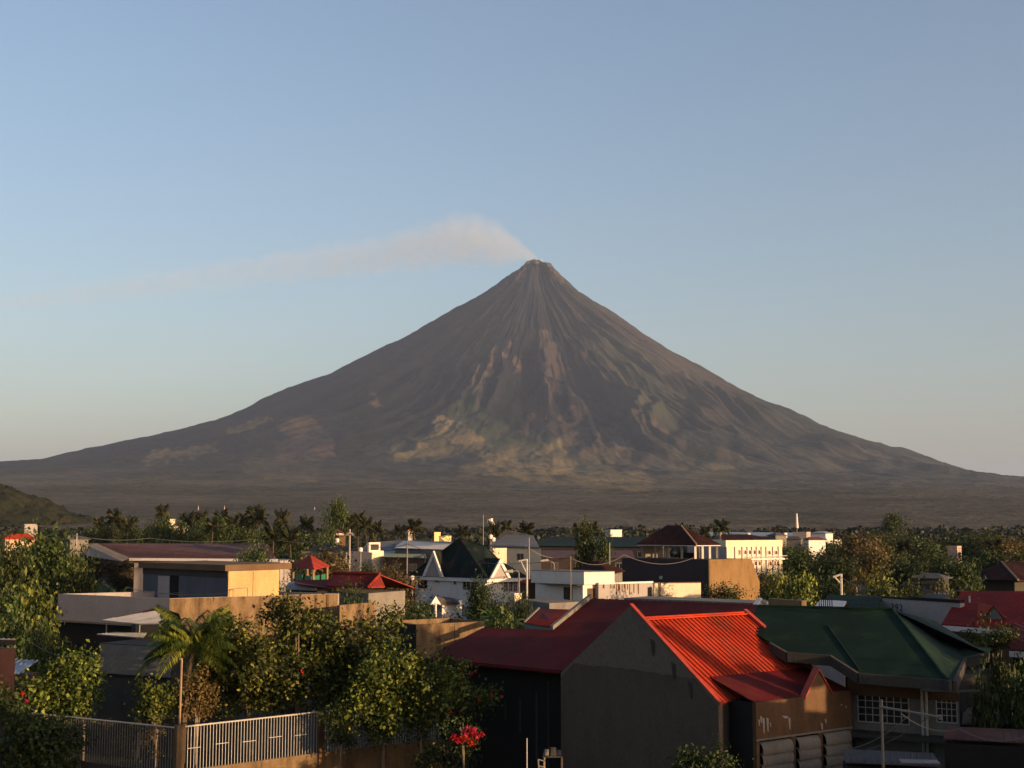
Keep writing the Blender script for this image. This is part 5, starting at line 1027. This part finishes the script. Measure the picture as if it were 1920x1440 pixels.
def put(key, px, ytop, D, wpx, label, group=None, cat='tree', fn=None, base_h=None, base_w=7.6, name=None, z0=0, rot=None):
    p = proto(key, fn or (lambda: make_tree(*MK[key])))
    if not p[1]: o = p[0]; p[1] = True
    else:
        o = p[0].copy(); COL.objects.link(o)
        for ch in list(p[0].children):
            c = ch.copy(); COL.objects.link(c); c.parent = o
    top = P(px, ytop, D); h = base_h or HT[key.split('_')[0]]
    o.location = (top.x, D, z0); sz = (top.z - z0) / h; sx = wpx * D / F / base_w; o.scale = (sx, sx, sz); o.rotation_euler = (0, 0, random.uniform(0, 6.28) if rot is None else rot)
    if 'group' in o: del o['group']
    tag(o, label, cat, group); return o
# ---- palms
def make_palm(seed, h=9, fr=30, L=2.7, leaflets=16, mat=PALML, lw=.17, name='coconut_palm', tr=.16, lo=-.35):
    r = np.random.default_rng(seed); t = thing(name, 'x', 'palm', (0, 0, 0)); lean = Vector((r.uniform(-.7, .7), r.uniform(-.4, .4), 0))
    m = MB(); pts_ = [lean * (s_ * s_) + Vector((0, 0, h * s_)) for s_ in np.linspace(0, 1, 7)]
    for i in range(6): m.cyl(pts_[i], pts_[i + 1], tr * (1.25 - .1 * i), tr * (1.15 - .1 * i), 7)
    m.build('trunk', PTR, t); top = np.array(pts_[-1]); C_, N_, T_, L_, W_, tn = [], [], [], [], [], []
    for k in range(fr):
        az = k * 2.4 + r.uniform(-.3, .3); el = r.uniform(lo, 1.3) if k < fr - 3 else 1.3; d = np.array([math.cos(az), math.sin(az), 0]); s_ = np.array([-d[1], d[0], 0]); tt = r.random()
        LL = L * r.uniform(.8, 1.1)
        for j in range(1, leaflets + 1):
            u = j / leaflets; p = top + d * LL * u * math.cos(el * (1 - .35 * u)) * (1 - .12 * u * u) + np.array([0, 0, LL * (u * math.sin(el) - (.62 - .25 * el / 1.3) * u * u)])
            ll = .75 * L / 2.7 * math.sin(math.pi * min(1, .18 + .8 * u)) + .12
            for sd_ in (-1, 1):
                dr = s_ * sd_ * .8 + d * .55 + np.array([0, 0, -.45 - .2 * r.random()]); dr /= np.linalg.norm(dr)
                C_.append(p + dr * ll * .5); N_.append(np.array([0, 0, 1.]) + s_ * sd_ * .5 + r.normal(size=3) * .15); T_.append(dr); L_.append(ll); W_.append(lw * (1 + .3 * r.random())); tn.append(np.clip(tt * .7 + .3 * r.random(), 0, 1))
            C_.append(p); N_.append(np.array([0, 0, 1.]) + .3 * s_); T_.append(d * math.cos(el - 1.1 * u) + np.array([0, 0, math.sin(el - 1.1 * u)])); L_.append(LL / leaflets * 1.6); W_.append(.06); tn.append(tt)
    N_ = np.array(N_); N_ /= np.linalg.norm(N_, axis=1, keepdims=True)
    add_obj('fronds', leaf_mesh('fronds', np.array(C_), N_, np.array(T_), np.array(L_), np.array(W_), np.array(tn), mat), None, t); return t
for i in range(4): MK['palm_%d' % i] = i
random.seed(21)
PAL = [(210, 955, 330, 34), (303, 947, 400, 30), (350, 962, 360, 34), (373, 959, 380, 32), (412, 957, 350, 34), (437, 968, 300, 34), (456, 962, 360, 30), (473, 948, 340, 34), (490, 955, 300, 38), (530, 957, 300, 36), (575, 968, 340, 34), (512, 985, 230, 44), (550, 990, 220, 44),
       (656, 968, 340, 32), (672, 962, 330, 34), (690, 972, 320, 34), (703, 978, 360, 28), (780, 974, 330, 36), (750, 984, 400, 26), (866, 986, 420, 26), (925, 978, 310, 28), (948, 976, 420, 24), (988, 979, 330, 32), (1085, 980, 400, 26), (1115, 978, 380, 28), (1355, 975, 330, 34), (1322, 986, 340, 24), (240, 972, 360, 30), (395, 972, 300, 34), (1275, 981, 420, 22), (250, 968, 420, 24), (188, 968, 400, 24), (1700, 1012, 260, 34), (1860, 1012, 280, 36), (1462, 996, 420, 22)]
PLAB = {210: 'coconut palm at the left end of the skyline trees', 303: 'tallest coconut palm standing over the cream house block on the left', 473: 'tall coconut palm near the middle of the left palm grove', 530: 'coconut palm at the right edge of the left grove, over the long brown roof', 512: 'nearer bushy palm beside the end of the long brown roof', 780: 'round headed palm alone on the skyline left of the villa', 1355: 'dark palm silhouetted above the hotel roof', 1322: 'smaller dark palm between pavilion and hotel', 988: 'palm right of the cell tower'}
ordn = ['first', 'second', 'third', 'fourth', 'fifth', 'sixth', 'seventh', 'eighth', 'ninth', 'tenth', 'eleventh', 'twelfth', 'thirteenth', 'fourteenth', 'fifteenth']
_ps = sorted(p[0] for p in PAL)
def palm_label(px):
    near_ = min(((303, 'tallest palm'), (473, 'tall grove palm'), (530, 'grove edge palm'), (655, 'tall utility pole'), (780, 'round headed palm'), (920, 'cell tower'), (988, 'dark green warehouse end'), (1103, 'bright leafy tree'), (1277, 'pavilion roof'), (1355, 'hotel roof palm'), (1678, 'lone leaning crown'), (1880, 'right edge')), key=lambda a: abs(a[0] - px))
    sd_ = 'left' if px < near_[0] else 'right'; grp = sorted([x for x in _ps if (x < near_[0]) == (px < near_[0]) and abs(x - near_[0]) <= 130], key=lambda x: abs(x - near_[0])); return 'coconut palm, %s one to the %s of the %s' % (ordn[grp.index(px)] if px in grp else 'lone', sd_, near_[1])
for i, (px, yt, D, wp) in enumerate(PAL):
    k = i % 4; lab = PLAB.get(px) or palm_label(px)
    put('palm_%d' % k, px, yt, D, wp * 1.25, lab, 'coconut palms along the far tree line', 'palm', fn=lambda k=k: make_palm(31 + k), base_h=10.3, base_w=5.2)
# ---- broadleaf trees
TR = [('wide_g', 630, 945, 340, 46, 'flat topped umbrella tree rising above the left tree line'), ('tall_g', 1103, 978, 235, 70, 'tall bright leafy tree right of centre behind the flat white house'), ('tall_g', 1135, 1000, 232, 50, 'lower companion leaning right of the tall bright leafy tree'), ('wide_g', 1678, 969, 470, 46, 'lone crown leaning above the right skyline'),
      ('round_b', 612, 1028, 172, 118, 'brownish rounded tree behind the red gazebo'), ('round_b', 740, 1072, 150, 130, 'dark brown tree left of the white villa'), ('bush_d', 790, 1122, 135, 90, 'dark bushy tree below the white villa wall'), ('round_d', 903, 1084, 150, 60, 'rounded dark tree directly in front of the villa corner'),
      ('bush_g', 668, 1108, 112, 80, 'low green bush on top of the low sunlit wall'), ('bush_d', 850, 1142, 100, 110, 'dark bush behind the patchy sunlit storehouse wall'), ('bush_d', 760, 1130, 106, 120, 'dark bush between storehouse and terrace building'), ('bush_g', 940, 1135, 98, 90, 'green bush left of the small dark red roof'), ('tall_g', 480, 1020, 165, 80, 'olive tree at the right end of the long brown roof'),
      ('round_g', 455, 1028, 185, 60, 'smaller olive tree against the long brown roof'), ('round_b', 1603, 1001, 225, 120, 'big rusty brown crown dominating the right wood'), ('round_b', 1645, 1020, 215, 80, 'second rusty crown right of the big rusty one'), ('round_d', 1700, 1042, 190, 100, 'dark crown in the middle of the right wood'), ('round_d', 1785, 1040, 182, 120, 'broad very dark crown below the pink tower house'),
      ('round_g', 1545, 1024, 240, 80, 'green crown right of the hotel'), ('round_g', 1508, 1032, 205, 70, 'green crown touching the right side of the hotel'), ('bush_y', 1455, 1070, 150, 80, 'lit yellow green bush at the foot of the ochre building end'), ('bush_y', 1500, 1073, 142, 90, 'lit bush left of the white pole bracket'), ('bush_g', 1550, 1085, 132, 90, 'green bush around the white pole bracket'), ('bush_y', 1655, 1076, 128, 100, 'yellow green bush behind the green shed'), ('bush_g', 1700, 1092, 122, 90, 'green hedge tree above the numbered firewall'), ('bush_b', 1770, 1086, 120, 90, 'brownish hedge tree above the right end of the firewall'),
      ('bush_g', 1822, 1078, 125, 60, 'small bush left of the grey hip house'), ('round_g', 1850, 1032, 230, 80, 'green crown above the grey hip house'), ('round_g', 1905, 1030, 225, 80, 'green crown at the right edge of the wood'), ('round_d', 1560, 1040, 200, 90, 'dark crown beneath the big rusty crown'), ('round_g', 1740, 1008, 330, 80, 'distant crown behind the broad dark one'), ('round_d', 1800, 1000, 340, 80, 'distant dark crown left of the right edge masts'),
      ('round_g', 1690, 1000, 350, 70, 'distant crown below the lone leaning tree'), ('round_d', 1860, 1003, 340, 80, 'distant dark crown toward the right edge'), ('round_d', 1910, 1008, 330, 60, 'distant dark crown at the right edge'), ('round_g', 1640, 1000, 360, 60, 'distant crown just right of the row houses'), ('tall_d', 1585, 998, 400, 50, 'narrow distant crown beside the row houses'),
      ('round_g', 70, 992, 122, 160, 'large leafy tree filling the left edge above the terrace'), ('round_g', 15, 1015, 112, 100, 'dense tree cut by the left edge'), ('round_y', 135, 1022, 138, 90, 'lighter leafy tree left of the long brown roof'), ('bush_g', 165, 1052, 118, 80, 'bush overhanging the left corner of the terrace'), ('bush_y', 60, 1090, 100, 120, 'yellow green shrub mass below the large left tree'), ('bush_g', 20, 1130, 92, 120, 'shrub mass at the left edge halfway down'),
      ('bush_d', 110, 1180, 84, 90, 'dark shrub below the pale terrace parapet'), ('bush_g', 75, 1166, 82, 80, 'shrub with pale upright tips left of the outbuilding'), ('bush_d', 30, 1255, 72, 130, 'dark shrub with red blossoms at the lower left'), ('bush_d', 60, 1330, 64, 160, 'very dark bush in the lower left corner'), ('bush_d', -10, 1290, 66, 120, 'dark bush cut by the lower left edge'),
      ('bush_d', 1870, 1215, 66, 90, 'dark shrub under the maroon roofed house'), ('bush_d', 1838, 1235, 57, 70, 'dark bush hiding the right corner of the green roofed house'), ('bush_d', 1905, 1225, 58, 110, 'very dark bush below the maroon roof at the right edge'), ('bush_d', 1990, 1210, 54, 120, 'bush just outside the right edge beside the very dark one'), ('bush_g', 1850, 1185, 76, 80, 'green shrub under the gutter of the dormer house'), ('round_d', 560, 1035, 200, 60, 'dark crown left of the gazebo roof'), ('tall_d', 690, 1050, 190, 50, 'small dark crown under the blank walled sign building'), ('bush_d', 975, 1104, 140, 40, 'dark bush between the white villa and the flat white house'), ('bush_d', 1215, 1060, 200, 50, 'dark bush behind the plum building edge'), ('bush_b', 730, 1040, 190, 60, 'brown bush below the dull green eaves')]  # the bush outside the right edge is added to shade the house wall
for k, px, yt, D, wp, lab in TR: put(k, px, yt, D, wp, lab, None)
for _i, (px, yt, D, wp, nm_) in enumerate(FRONT):
    if px > 950 and px < 1010: continue
    for _k, (ox, oy) in enumerate(((-.28, 0), (.28, 2))): put(('bush_d', 'bush_g', 'bush_b')[(_i + _k) % 3], px + ox * wp, yt + oy, D - 3 * _k, wp * .8, '%s bush hiding the foot of the %s' % (('left', 'right')[_k], nm_), None)
MARKS = [(30, 1010, 'peach house'), (250, 1085, 'blue grey penthouse'), (470, 1090, 'sunlit penthouse'), (330, 1030, 'long brown roof'), (335, 990, 'cream tower house'), (583, 1065, 'red gazebo'), (660, 1090, 'red hip house'), (655, 1040, 'tall utility pole'), (705, 1025, 'square sign'), (770, 1025, 'pale tin roof strip'), (830, 1008, 'glowing yellow blocks'), (850, 1110, 'white villa'), (945, 1060, 'sunlit villa gable'), (970, 1010, 'slate hip house'), (1050, 1015, 'dark green warehouse'), (1100, 1100, 'flat white house'), (1150, 1000, 'white box house'), (1250, 1080, 'plum building'), (1275, 1000, 'roof pavilion'), (1375, 1085, 'ochre building end'), (1410, 1040, 'arcaded hotel'), (1495, 985, 'striped mast'), (1540, 1010, 'white row houses'), (1603, 1050, 'big rusty crown'), (1678, 985, 'lone leaning crown'), (1720, 1135, 'numbered firewall'), (1790, 1037, 'pink tower house'), (1880, 1075, 'grey hip house'), (1850, 1140, 'red dormer house'), (120, 1140, 'terrace parapet'), (440, 968, 'left palm grove'), (630, 960, 'umbrella tree'), (1577, 1090, 'white pole bracket'), (1880, 1010, 'right wood edge')]
USED = set()
def where(px, py, kind):
    ds = sorted(MARKS, key=lambda k: math.hypot(k[0] - px, (k[1] - py) * 1.6))
    for mk in ds[:6]:
        dx_, dy_ = px - mk[0], py - mk[1]; hz_ = 'right of' if dx_ > 0 else 'left of'; far = 'just' if abs(dx_) < 35 else ('a little' if abs(dx_) < 90 else 'well'); v_ = '' if abs(dy_) < 12 else (' and lower than' if dy_ > 0 else ' and higher than')
        lab = '%s %s %s%s the %s' % (kind, far, hz_, v_, mk[2])
        if lab not in USED: USED.add(lab); return lab
    return None
KIND = {'bush_d': 'low dark bushy tree', 'bush_g': 'low green bushy tree', 'bush_b': 'low brownish bushy tree', 'round_d': 'dark rounded crown', 'round_g': 'green rounded crown', 'tall_d': 'narrow dark crown', 'round_b': 'brownish rounded crown'}
rg_ = random.Random(5)
for i in range(26):
    px = 170 + i * 16 + rg_.uniform(-8, 8) if i < 25 else 620; k_ = rg_.choice(['round_d', 'tall_d', 'round_g', 'wide_g', 'round_d']); yt = rg_.uniform(972, 994)
    put(k_, px, yt, rg_.uniform(280, 390), rg_.uniform(34, 60), where(px, yt + 8, {'wide_g': 'flat topped crown'}.get(k_) or KIND[k_]) or 'dark crown mixed into the left palm grove', 'trees mixed into the left palm grove')
# low trees filling the gaps between the houses
rf = random.Random(77)
for i in range(120):
    D = rf.uniform(100, 360); px = rf.uniform(-40, 1960); h = rf.uniform(2.8, 5.0) * (1 + D / 900); tp = h - CH; yt = proj(0, D, h)[1]
    if 60 < D < 135 and 985 < px < 1560: continue
    if 215 < px < 545 and D < 165: continue
    k_ = rf.choice(['bush_d', 'bush_g', 'bush_d', 'bush_b']); put(k_, px, yt, D, rf.uniform(5, 9) / D * F, where(px, yt + 12, KIND[k_]) or 'low bushy tree filling a gap between the houses', 'low trees in the gaps between houses')
for i in range(150):
    D = rf.uniform(250, 560); px = rf.uniform(-40, 1960); h = rf.uniform(7.0, 11.5); yt = proj(0, D, h)[1]
    if 1180 < px < 1580 and D < 420: continue
    if 600 < px < 1180: h *= .7; yt = proj(0, D, h)[1]
    k_ = rf.choice(['round_d', 'round_g', 'tall_d', 'round_b', 'round_g']); put(k_, px, yt, D, rf.uniform(8, 13) / D * F, where(px, yt + 8, KIND[k_]) or 'leafy crown in the belt of trees behind the town', 'trees in the belt behind the town')
# the far woodland on the plain: nobody could count it
r = np.random.default_rng(9); n = 1700; DD = 420 * (820 / 420) ** (r.random(n) ** 1.0); bl = []
cen = np.stack([(r.random(n) - .5) * 1.0 * DD, DD, np.zeros(n)], 1); hgt = r.uniform(5, 9.5, n)
gz_ = np.zeros(n)
q_ = np.hypot(cen[:, 0] - VX, cen[:, 1] - VY); ww_ = smooth01(((cen[:, 0] - VX) / q_ + 1) / 2); gz_ = np.maximum(0, (1 - ww_) * np.interp(q_, rL, hL) + ww_ * np.interp(q_, rR, hR)) * .95
per = 46; c = np.repeat(cen, per, 0); d = rdir(r, n * per); d[:, 2] = np.abs(d[:, 2]) * 1.0 - .15; rad = np.repeat(np.stack([r.uniform(4, 8, n), r.uniform(4, 8, n), hgt * .5], 1), per, 0)
C_ = c + d * rad * r.uniform(.75, 1.05, (n * per, 1)); C_[:, 2] += np.repeat(gz_ + hgt * .5, per); N_ = d + r.normal(size=d.shape) * .5; N_ /= np.linalg.norm(N_, axis=1, keepdims=True)
fw = add_obj('far_woodland', leaf_mesh('far_woodland', C_, N_, r.normal(size=d.shape), r.uniform(1.6, 3.4, n * per), r.uniform(1.3, 2.6, n * per), np.clip(np.repeat(r.random(n), per) * .8 + .2 * r.random(n * per), 0, 1), leafmat('far_leaves', (.009, .012, .006), (.016, .019, .009), (.028, .027, .014), .02, .1)))
fw['kind'] = 'stuff'; fw['label'] = 'far woodland covering the plain up to the volcano foot'
# dark wooded hill at the left edge
hx, hy = np.meshgrid(np.linspace(-1, 1, 150), np.linspace(-1, 1, 90)); hr_ = np.sqrt(hx ** 2 + hy ** 2)
HC = P(-230, 990, 1100); hzz = 67 * smooth01(1.02 - hr_) ** .8 + fbm(hx * 14, hy * 14, 4) * 5 * (hr_ < 1) - 2 * (hr_ > .98); hzz += fbm(hx * 60, hy * 60, 3) * 5 * (hr_ < 1)
HV = np.stack([(HC.x + hx * 232).ravel(), (HC.y + hy * 190).ravel(), hzz.ravel()], 1); i_ = (np.arange(89)[:, None] * 150 + np.arange(149)[None, :]).ravel()
HM = NT('hill_scrub'); HM.col(HM.ramp(HM.noise(.03, 6, .7), [(.35, (.010, .015, .007)), (.55, (.020, .021, .011)), (.72, (.036, .030, .016))])); HM.bump(HM.noise(.15, 4), .8, 3)
hill = add_obj('hill', np_mesh('hill', HV, np.stack([i_, i_ + 1, i_ + 151, i_ + 150], 1)), HM.fin(.95, .1)); hill['kind'] = 'structure'
# ---- banana plants
def make_banana(seed, mat=BANL):
    r = random.Random(seed); t = thing('banana_plant', 'x', 'plant', (0, 0, 0)); m = MB(); m.cyl((0, 0, 0), (.1, 0, 2.2), .14, .1, 7); m.build('stem', simple('banana_stem_%d' % seed, (.20, .22, .08)), t)
    V_, F_ = [], []
    for k in range(9):
        az = k * 2.4; L = r.uniform(1.7, 2.6); el = r.uniform(.6, 1.35); dx_, dy_ = math.cos(az), math.sin(az); b = len(V_)
        for j in range(9):
            u = j / 8; x = L * u * math.cos(el) + .25 * u * u * L; z = 2.1 + L * (u * math.sin(el) - .55 * u * u); w_ = .30 * math.sin(math.pi * min(1, .08 + .92 * u)) + .02
            for s_ in (-1, 0, 1): V_.append((.1 + dx_ * x - dy_ * w_ * s_, dy_ * x + dx_ * w_ * s_, z - abs(s_) * w_ * .35))
        for j in range(8):
            for s_ in (0, 1): a = b + j * 3 + s_; F_.append((a, a + 1, a + 4, a + 3))
    me = np_mesh('blades', np.array(V_), np.array(F_)); at = me.attributes.new('tone', 'FLOAT', 'POINT'); at.data.foreach_set('value', np.repeat(np.random.default_rng(seed).random(9), 27).astype(np.float32)); add_obj('blades', me, mat, t); return t
for i, (px, yt, D, wp, lab) in enumerate(((893, 1112, 128, 56, 'banana plant with glowing blades left of the grey yard wall'), (925, 1108, 124, 64, 'banana plant in front of the villa balcony'), (955, 1110, 120, 56, 'banana plant nearest the grey yard wall'), (905, 1128, 112, 74, 'lower banana plant in front of its three neighbours'),
                                         (222, 1042, 122, 62, 'banana plant beside the left end of the blue grey penthouse'), (196, 1055, 118, 50, 'smaller banana plant above the terrace parapet'), (45, 1050, 104, 80, 'banana plant among the shrubs at the left edge'))):
    put('banana_%d' % (i % 2), px, yt, D, wp * 1.1, lab, None, 'banana plant', fn=lambda i=i: make_banana(i + 1), base_h=4.0, base_w=3.6)
# ---- the near palm beside the outbuilding
o = put('nearpalm_0', 347, 1118, 67.5, 185, 'sunlit young palm with drooping fronds beside the cement outbuilding', None, 'palm', fn=lambda: make_palm(55, h=6.4, fr=66, L=2.75, leaflets=30, mat=LEAFY, lw=.07, name='young_palm', tr=.16, lo=.05), base_h=8.6, base_w=4.7, rot=.4)
# ---- near leafy trees behind the fence: blobs at their own places
def near_tree(name, label, cat, D, blobs, n, size, mat, seed, depth=1.0, trunks=((0, 0),), droop=.35, group=None, hollow=.5, fl=None, asp=.6, spread=1.5):
    B = []; cx = sum(b[0] for b in blobs) / len(blobs); base = at_z(P(cx, 1300, D), 0); t = thing(name, label, cat, base, group)
    rr_ = random.Random(seed)
    for b in blobs:
        dd_ = D + (b[3] if len(b) > 3 else rr_.uniform(-1, 1) * depth); c = P(b[0], b[1], dd_); rd = b[2] * dd_ / F
        B.append((c.x - base.x, c.y - base.y, c.z, rd * .72, rd * .7, rd * .62))
        for _k in range(3): v = Vector((rr_.uniform(-1, 1), rr_.uniform(-.8, .8), rr_.uniform(-.8, .8))) * rd * .75; k2 = rr_.uniform(.28, .5) * rd; B.append((c.x - base.x + v.x, c.y - base.y + v.y, c.z + v.z, k2, k2, k2 * .8))
    add_obj('leaves', leaf_mesh('leaves', *crown_data(B, n, size, seed, 12, spread * .85, droop, hollow, asp), mat), None, t)
    for tx_, rr2 in trunks:
        m = MB()
        q0 = at_z(P(tx_, 1300, D), 0) if tx_ else base; near = sorted(B, key=lambda b: abs(b[0] + base.x - q0.x))[:5]; k1 = q0 + Vector((0, 0, 1.8)); m.cyl(q0, k1, rr2 or .12, (rr2 or .12) * .8, 7)
        for b in near: e_ = base + Vector(b[:3]); e_.z = b[2]; md = k1.lerp(e_, .5) + Vector((0, 0, .3)); m.cyl(k1, md, .06, .045, 5); m.cyl(md, e_, .045, .02, 5)
        m.build('trunk', ROOD, t)
    if fl:
        for (px, py, dz_, k_, s_) in fl:
            c = P(px, py, D + dz_); rg = np.random.default_rng(int(px)); q2 = rdir(rg, k_); CC = np.array(c) + q2 * s_ * rg.random((k_, 1)) ** .5 - np.array(base); me = leaf_mesh('flower', CC, rdir(rg, k_), rdir(rg, k_), np.full(k_, .13), np.full(k_, .11), rg.random(k_), FLOW); add_obj('flower', me, None, t)
    return t
near_tree('leafy_tree', 'large sunlit leafy tree spreading behind the picket railing', 'tree', 69.5,
          [(680, 1285, 46), (650, 1310, 44), (600, 1240, 50), (500, 1290, 46), (650, 1225, 40), (385, 1215, 34), (390, 1262, 36), (400, 1190, 26), (440, 1180, 24), (670, 1255, 40), (470, 1195, 42), (520, 1150, 34), (548, 1132, 24), (585, 1165, 34), (545, 1205, 60), (620, 1205, 55), (480, 1255, 55), (560, 1270, 60), (640, 1262, 60), (430, 1220, 45), (415, 1275, 45), (690, 1215, 40), (700, 1185, 28), (728, 1160, 20), (742, 1150, 12), (745, 1185, 18), (770, 1185, 10), (610, 1305, 45), (445, 1310, 40), (520, 1318, 40), (400, 1325, 28)], 26000, .215, LEAFY, 71, 1.6, ((470, .16), (560, .2), (640, .14)), hollow=.35)
near_tree('hibiscus_shrub', 'wide flowering shrub with scattered red blossoms right of the leafy tree', 'shrub', 66.5,
          [(700, 1275, 44), (735, 1225, 28), (780, 1285, 44), (720, 1330, 40), (790, 1325, 38), (720, 1250, 45), (760, 1262, 40), (800, 1250, 34), (690, 1310, 50), (750, 1310, 50), (805, 1300, 45), (845, 1268, 30), (868, 1255, 14), (855, 1310, 34), (893, 1308, 22), (918, 1302, 12), (912, 1318, 12), (660, 1345, 35), (720, 1355, 38), (780, 1350, 36), (828, 1345, 26), (885, 1350, 12), (840, 1240, 12), (820, 1220, 10)], 16000, .20, LEAFY, 72, 1.2, ((720, .1), (790, .1)), hollow=.35,
          fl=((890, 1259, -1, 8, .09), (882, 1264, -1, 8, .09), (868, 1258, -1, 7, .09), (866, 1280, -1, 8, .09), (922, 1302, -1, 8, .09), (941, 1306, -.8, 8, .09), (898, 1313, -1, 8, .09), (846, 1299, -1, 7, .08), (845, 1334, -1, 14, .14), (864, 1333, -1, 8, .08), (568, 1258, -1, 8, .1)))
near_tree('bougainvillea', 'low bougainvillea with a bright red flower mass at the foot of the dark wall', 'shrub', 62,
          [(850, 1385, 20), (880, 1392, 24), (905, 1372, 12), (868, 1408, 16), (835, 1370, 14), (862, 1355, 10)], 900, .14, LEAF, 73, .5, ((870, .05),),
          fl=((880, 1372, -.9, 110, .36), (872, 1380, -.9, 60, .25), (893, 1381, -.9, 50, .22), (851, 1383, -.9, 45, .20), (862, 1388, -.9, 40, .2), (884, 1394, -.9, 40, .2), (905, 1376, -.9, 10, .15)))
near_tree('wall_creeper', 'creeper tumbling over the second pillar and the cement base wall', 'creeper', 66.4,
          [(630, 1350, 26, -.6), (640, 1375, 24, -.6), (660, 1345, 26, -.6), (650, 1390, 18, -.8), (700, 1385, 14, -.3), (725, 1378, 12, -.2), (760, 1376, 12, .3), (790, 1384, 14, .5), (620, 1385, 10, -.9), (610, 1340, 12, -.8), (690, 1360, 20, 0)], 3600, .13, LEAFD, 74, .3, ((640, .04),), droop=.9)
near_tree('papaya_shrub', 'tall yellow green shrub with pale stems left of the outbuilding', 'shrub', 68,
          [(100, 1270, 28), (130, 1250, 24), (160, 1240, 22), (175, 1252, 14), (90, 1300, 30), (130, 1295, 32), (165, 1290, 22), (110, 1330, 30), (155, 1320, 22), (185, 1312, 10), (60, 1300, 24)], 4600, .22, LEAFY, 75, .8, ((120, .06), (160, .06)), droop=.7)
near_tree('low_shrub', 'small yellowish shrub between outbuilding and thin pole', 'shrub', 66,
          [(275, 1290, 16), (290, 1310, 20), (310, 1300, 16), (320, 1320, 18), (270, 1325, 18), (300, 1335, 18), (330, 1300, 8)], 2000, .2, LEAFY, 76, .6, ((295, .05),), droop=.6)
near_tree('palm_undergrowth', 'orange lit undergrowth around the foot of the young palm', 'shrub', 65.5,
          [(365, 1300, 18), (385, 1325, 18), (360, 1330, 14), (350, 1280, 12), (395, 1300, 14), (375, 1265, 12)], 1500, .17, leafmat('orange_lit_leaves', (.07, .05, .015), (.16, .12, .03), (.26, .19, .06)), 77, .4, ((370, .05),), droop=.8)
near_tree('fence_vine', 'sparse dry vine climbing the shaded railing', 'vine', 63.6,
          [(240, 1375, 22, .6), (270, 1385, 20, .4), (290, 1370, 18, .4), (215, 1395, 18, .8), (290, 1410, 14, .3), (250, 1420, 12, .5), (200, 1360, 16, .9)], 1500, .11, LEAFB, 78, .3, ((260, .03),), droop=.5)
near_tree('left_dark_bush', 'dark bush leaning on the left end of the shaded railing', 'bush', 63.5,
          [(60, 1370, 40), (110, 1360, 36), (30, 1400, 40), (90, 1410, 34), (140, 1390, 26), (20, 1340, 34), (0, 1300, 36)], 5000, .18, LEAFD, 79, .8, ((60, .1),), fl=((42, 1300, -1, 20, .16), (48, 1316, -1, 14, .12)))
near_tree('yard_weeds', 'dark weeds at the end of the cement base wall', 'bush', 64, [(820, 1410, 22), (850, 1425, 22), (800, 1430, 20), (880, 1430, 16)], 1600, .16, LEAFD, 80, .5, ((840, .04),))
near_tree('wall_foot_bush', 'dark bush at the foot of the big gable wall', 'bush', 54.5, [(1290, 1420, 20), (1330, 1430, 22), (1365, 1428, 18), (1310, 1445, 24), (1270, 1440, 18), (1345, 1405, 9)], 2200, .13, LEAFD, 81, .4, ((1320, .05),))
near_tree('roof_edge_shrub', 'small spiky shrub in front of the dormer house wall', 'shrub', 72, [(1885, 1178, 12), (1878, 1195, 20), (1860, 1205, 22), (1835, 1200, 14), (1815, 1192, 10), (1895, 1190, 12)], 1500, .16, LEAF, 82, .5, ((1870, .05),))
# unseen trees added outside the right edge to shade the foreground
for px, yt, D, wp, lab in ((2120, 960, 60, 260, 'large tree outside the right edge nearest the green roofed house'), (2350, 930, 62, 300, 'large tree outside the right edge farther from the frame'), (3440, 850, 62, 420, 'tall tree far outside the right edge, left of three'), (3640, 840, 64, 420, 'tall tree far outside the right edge, middle of three'), (3880, 860, 64, 420, 'tall tree far outside the right edge, right of three')): put('round_d', px, yt, D, wp, lab, None)
#MORE4
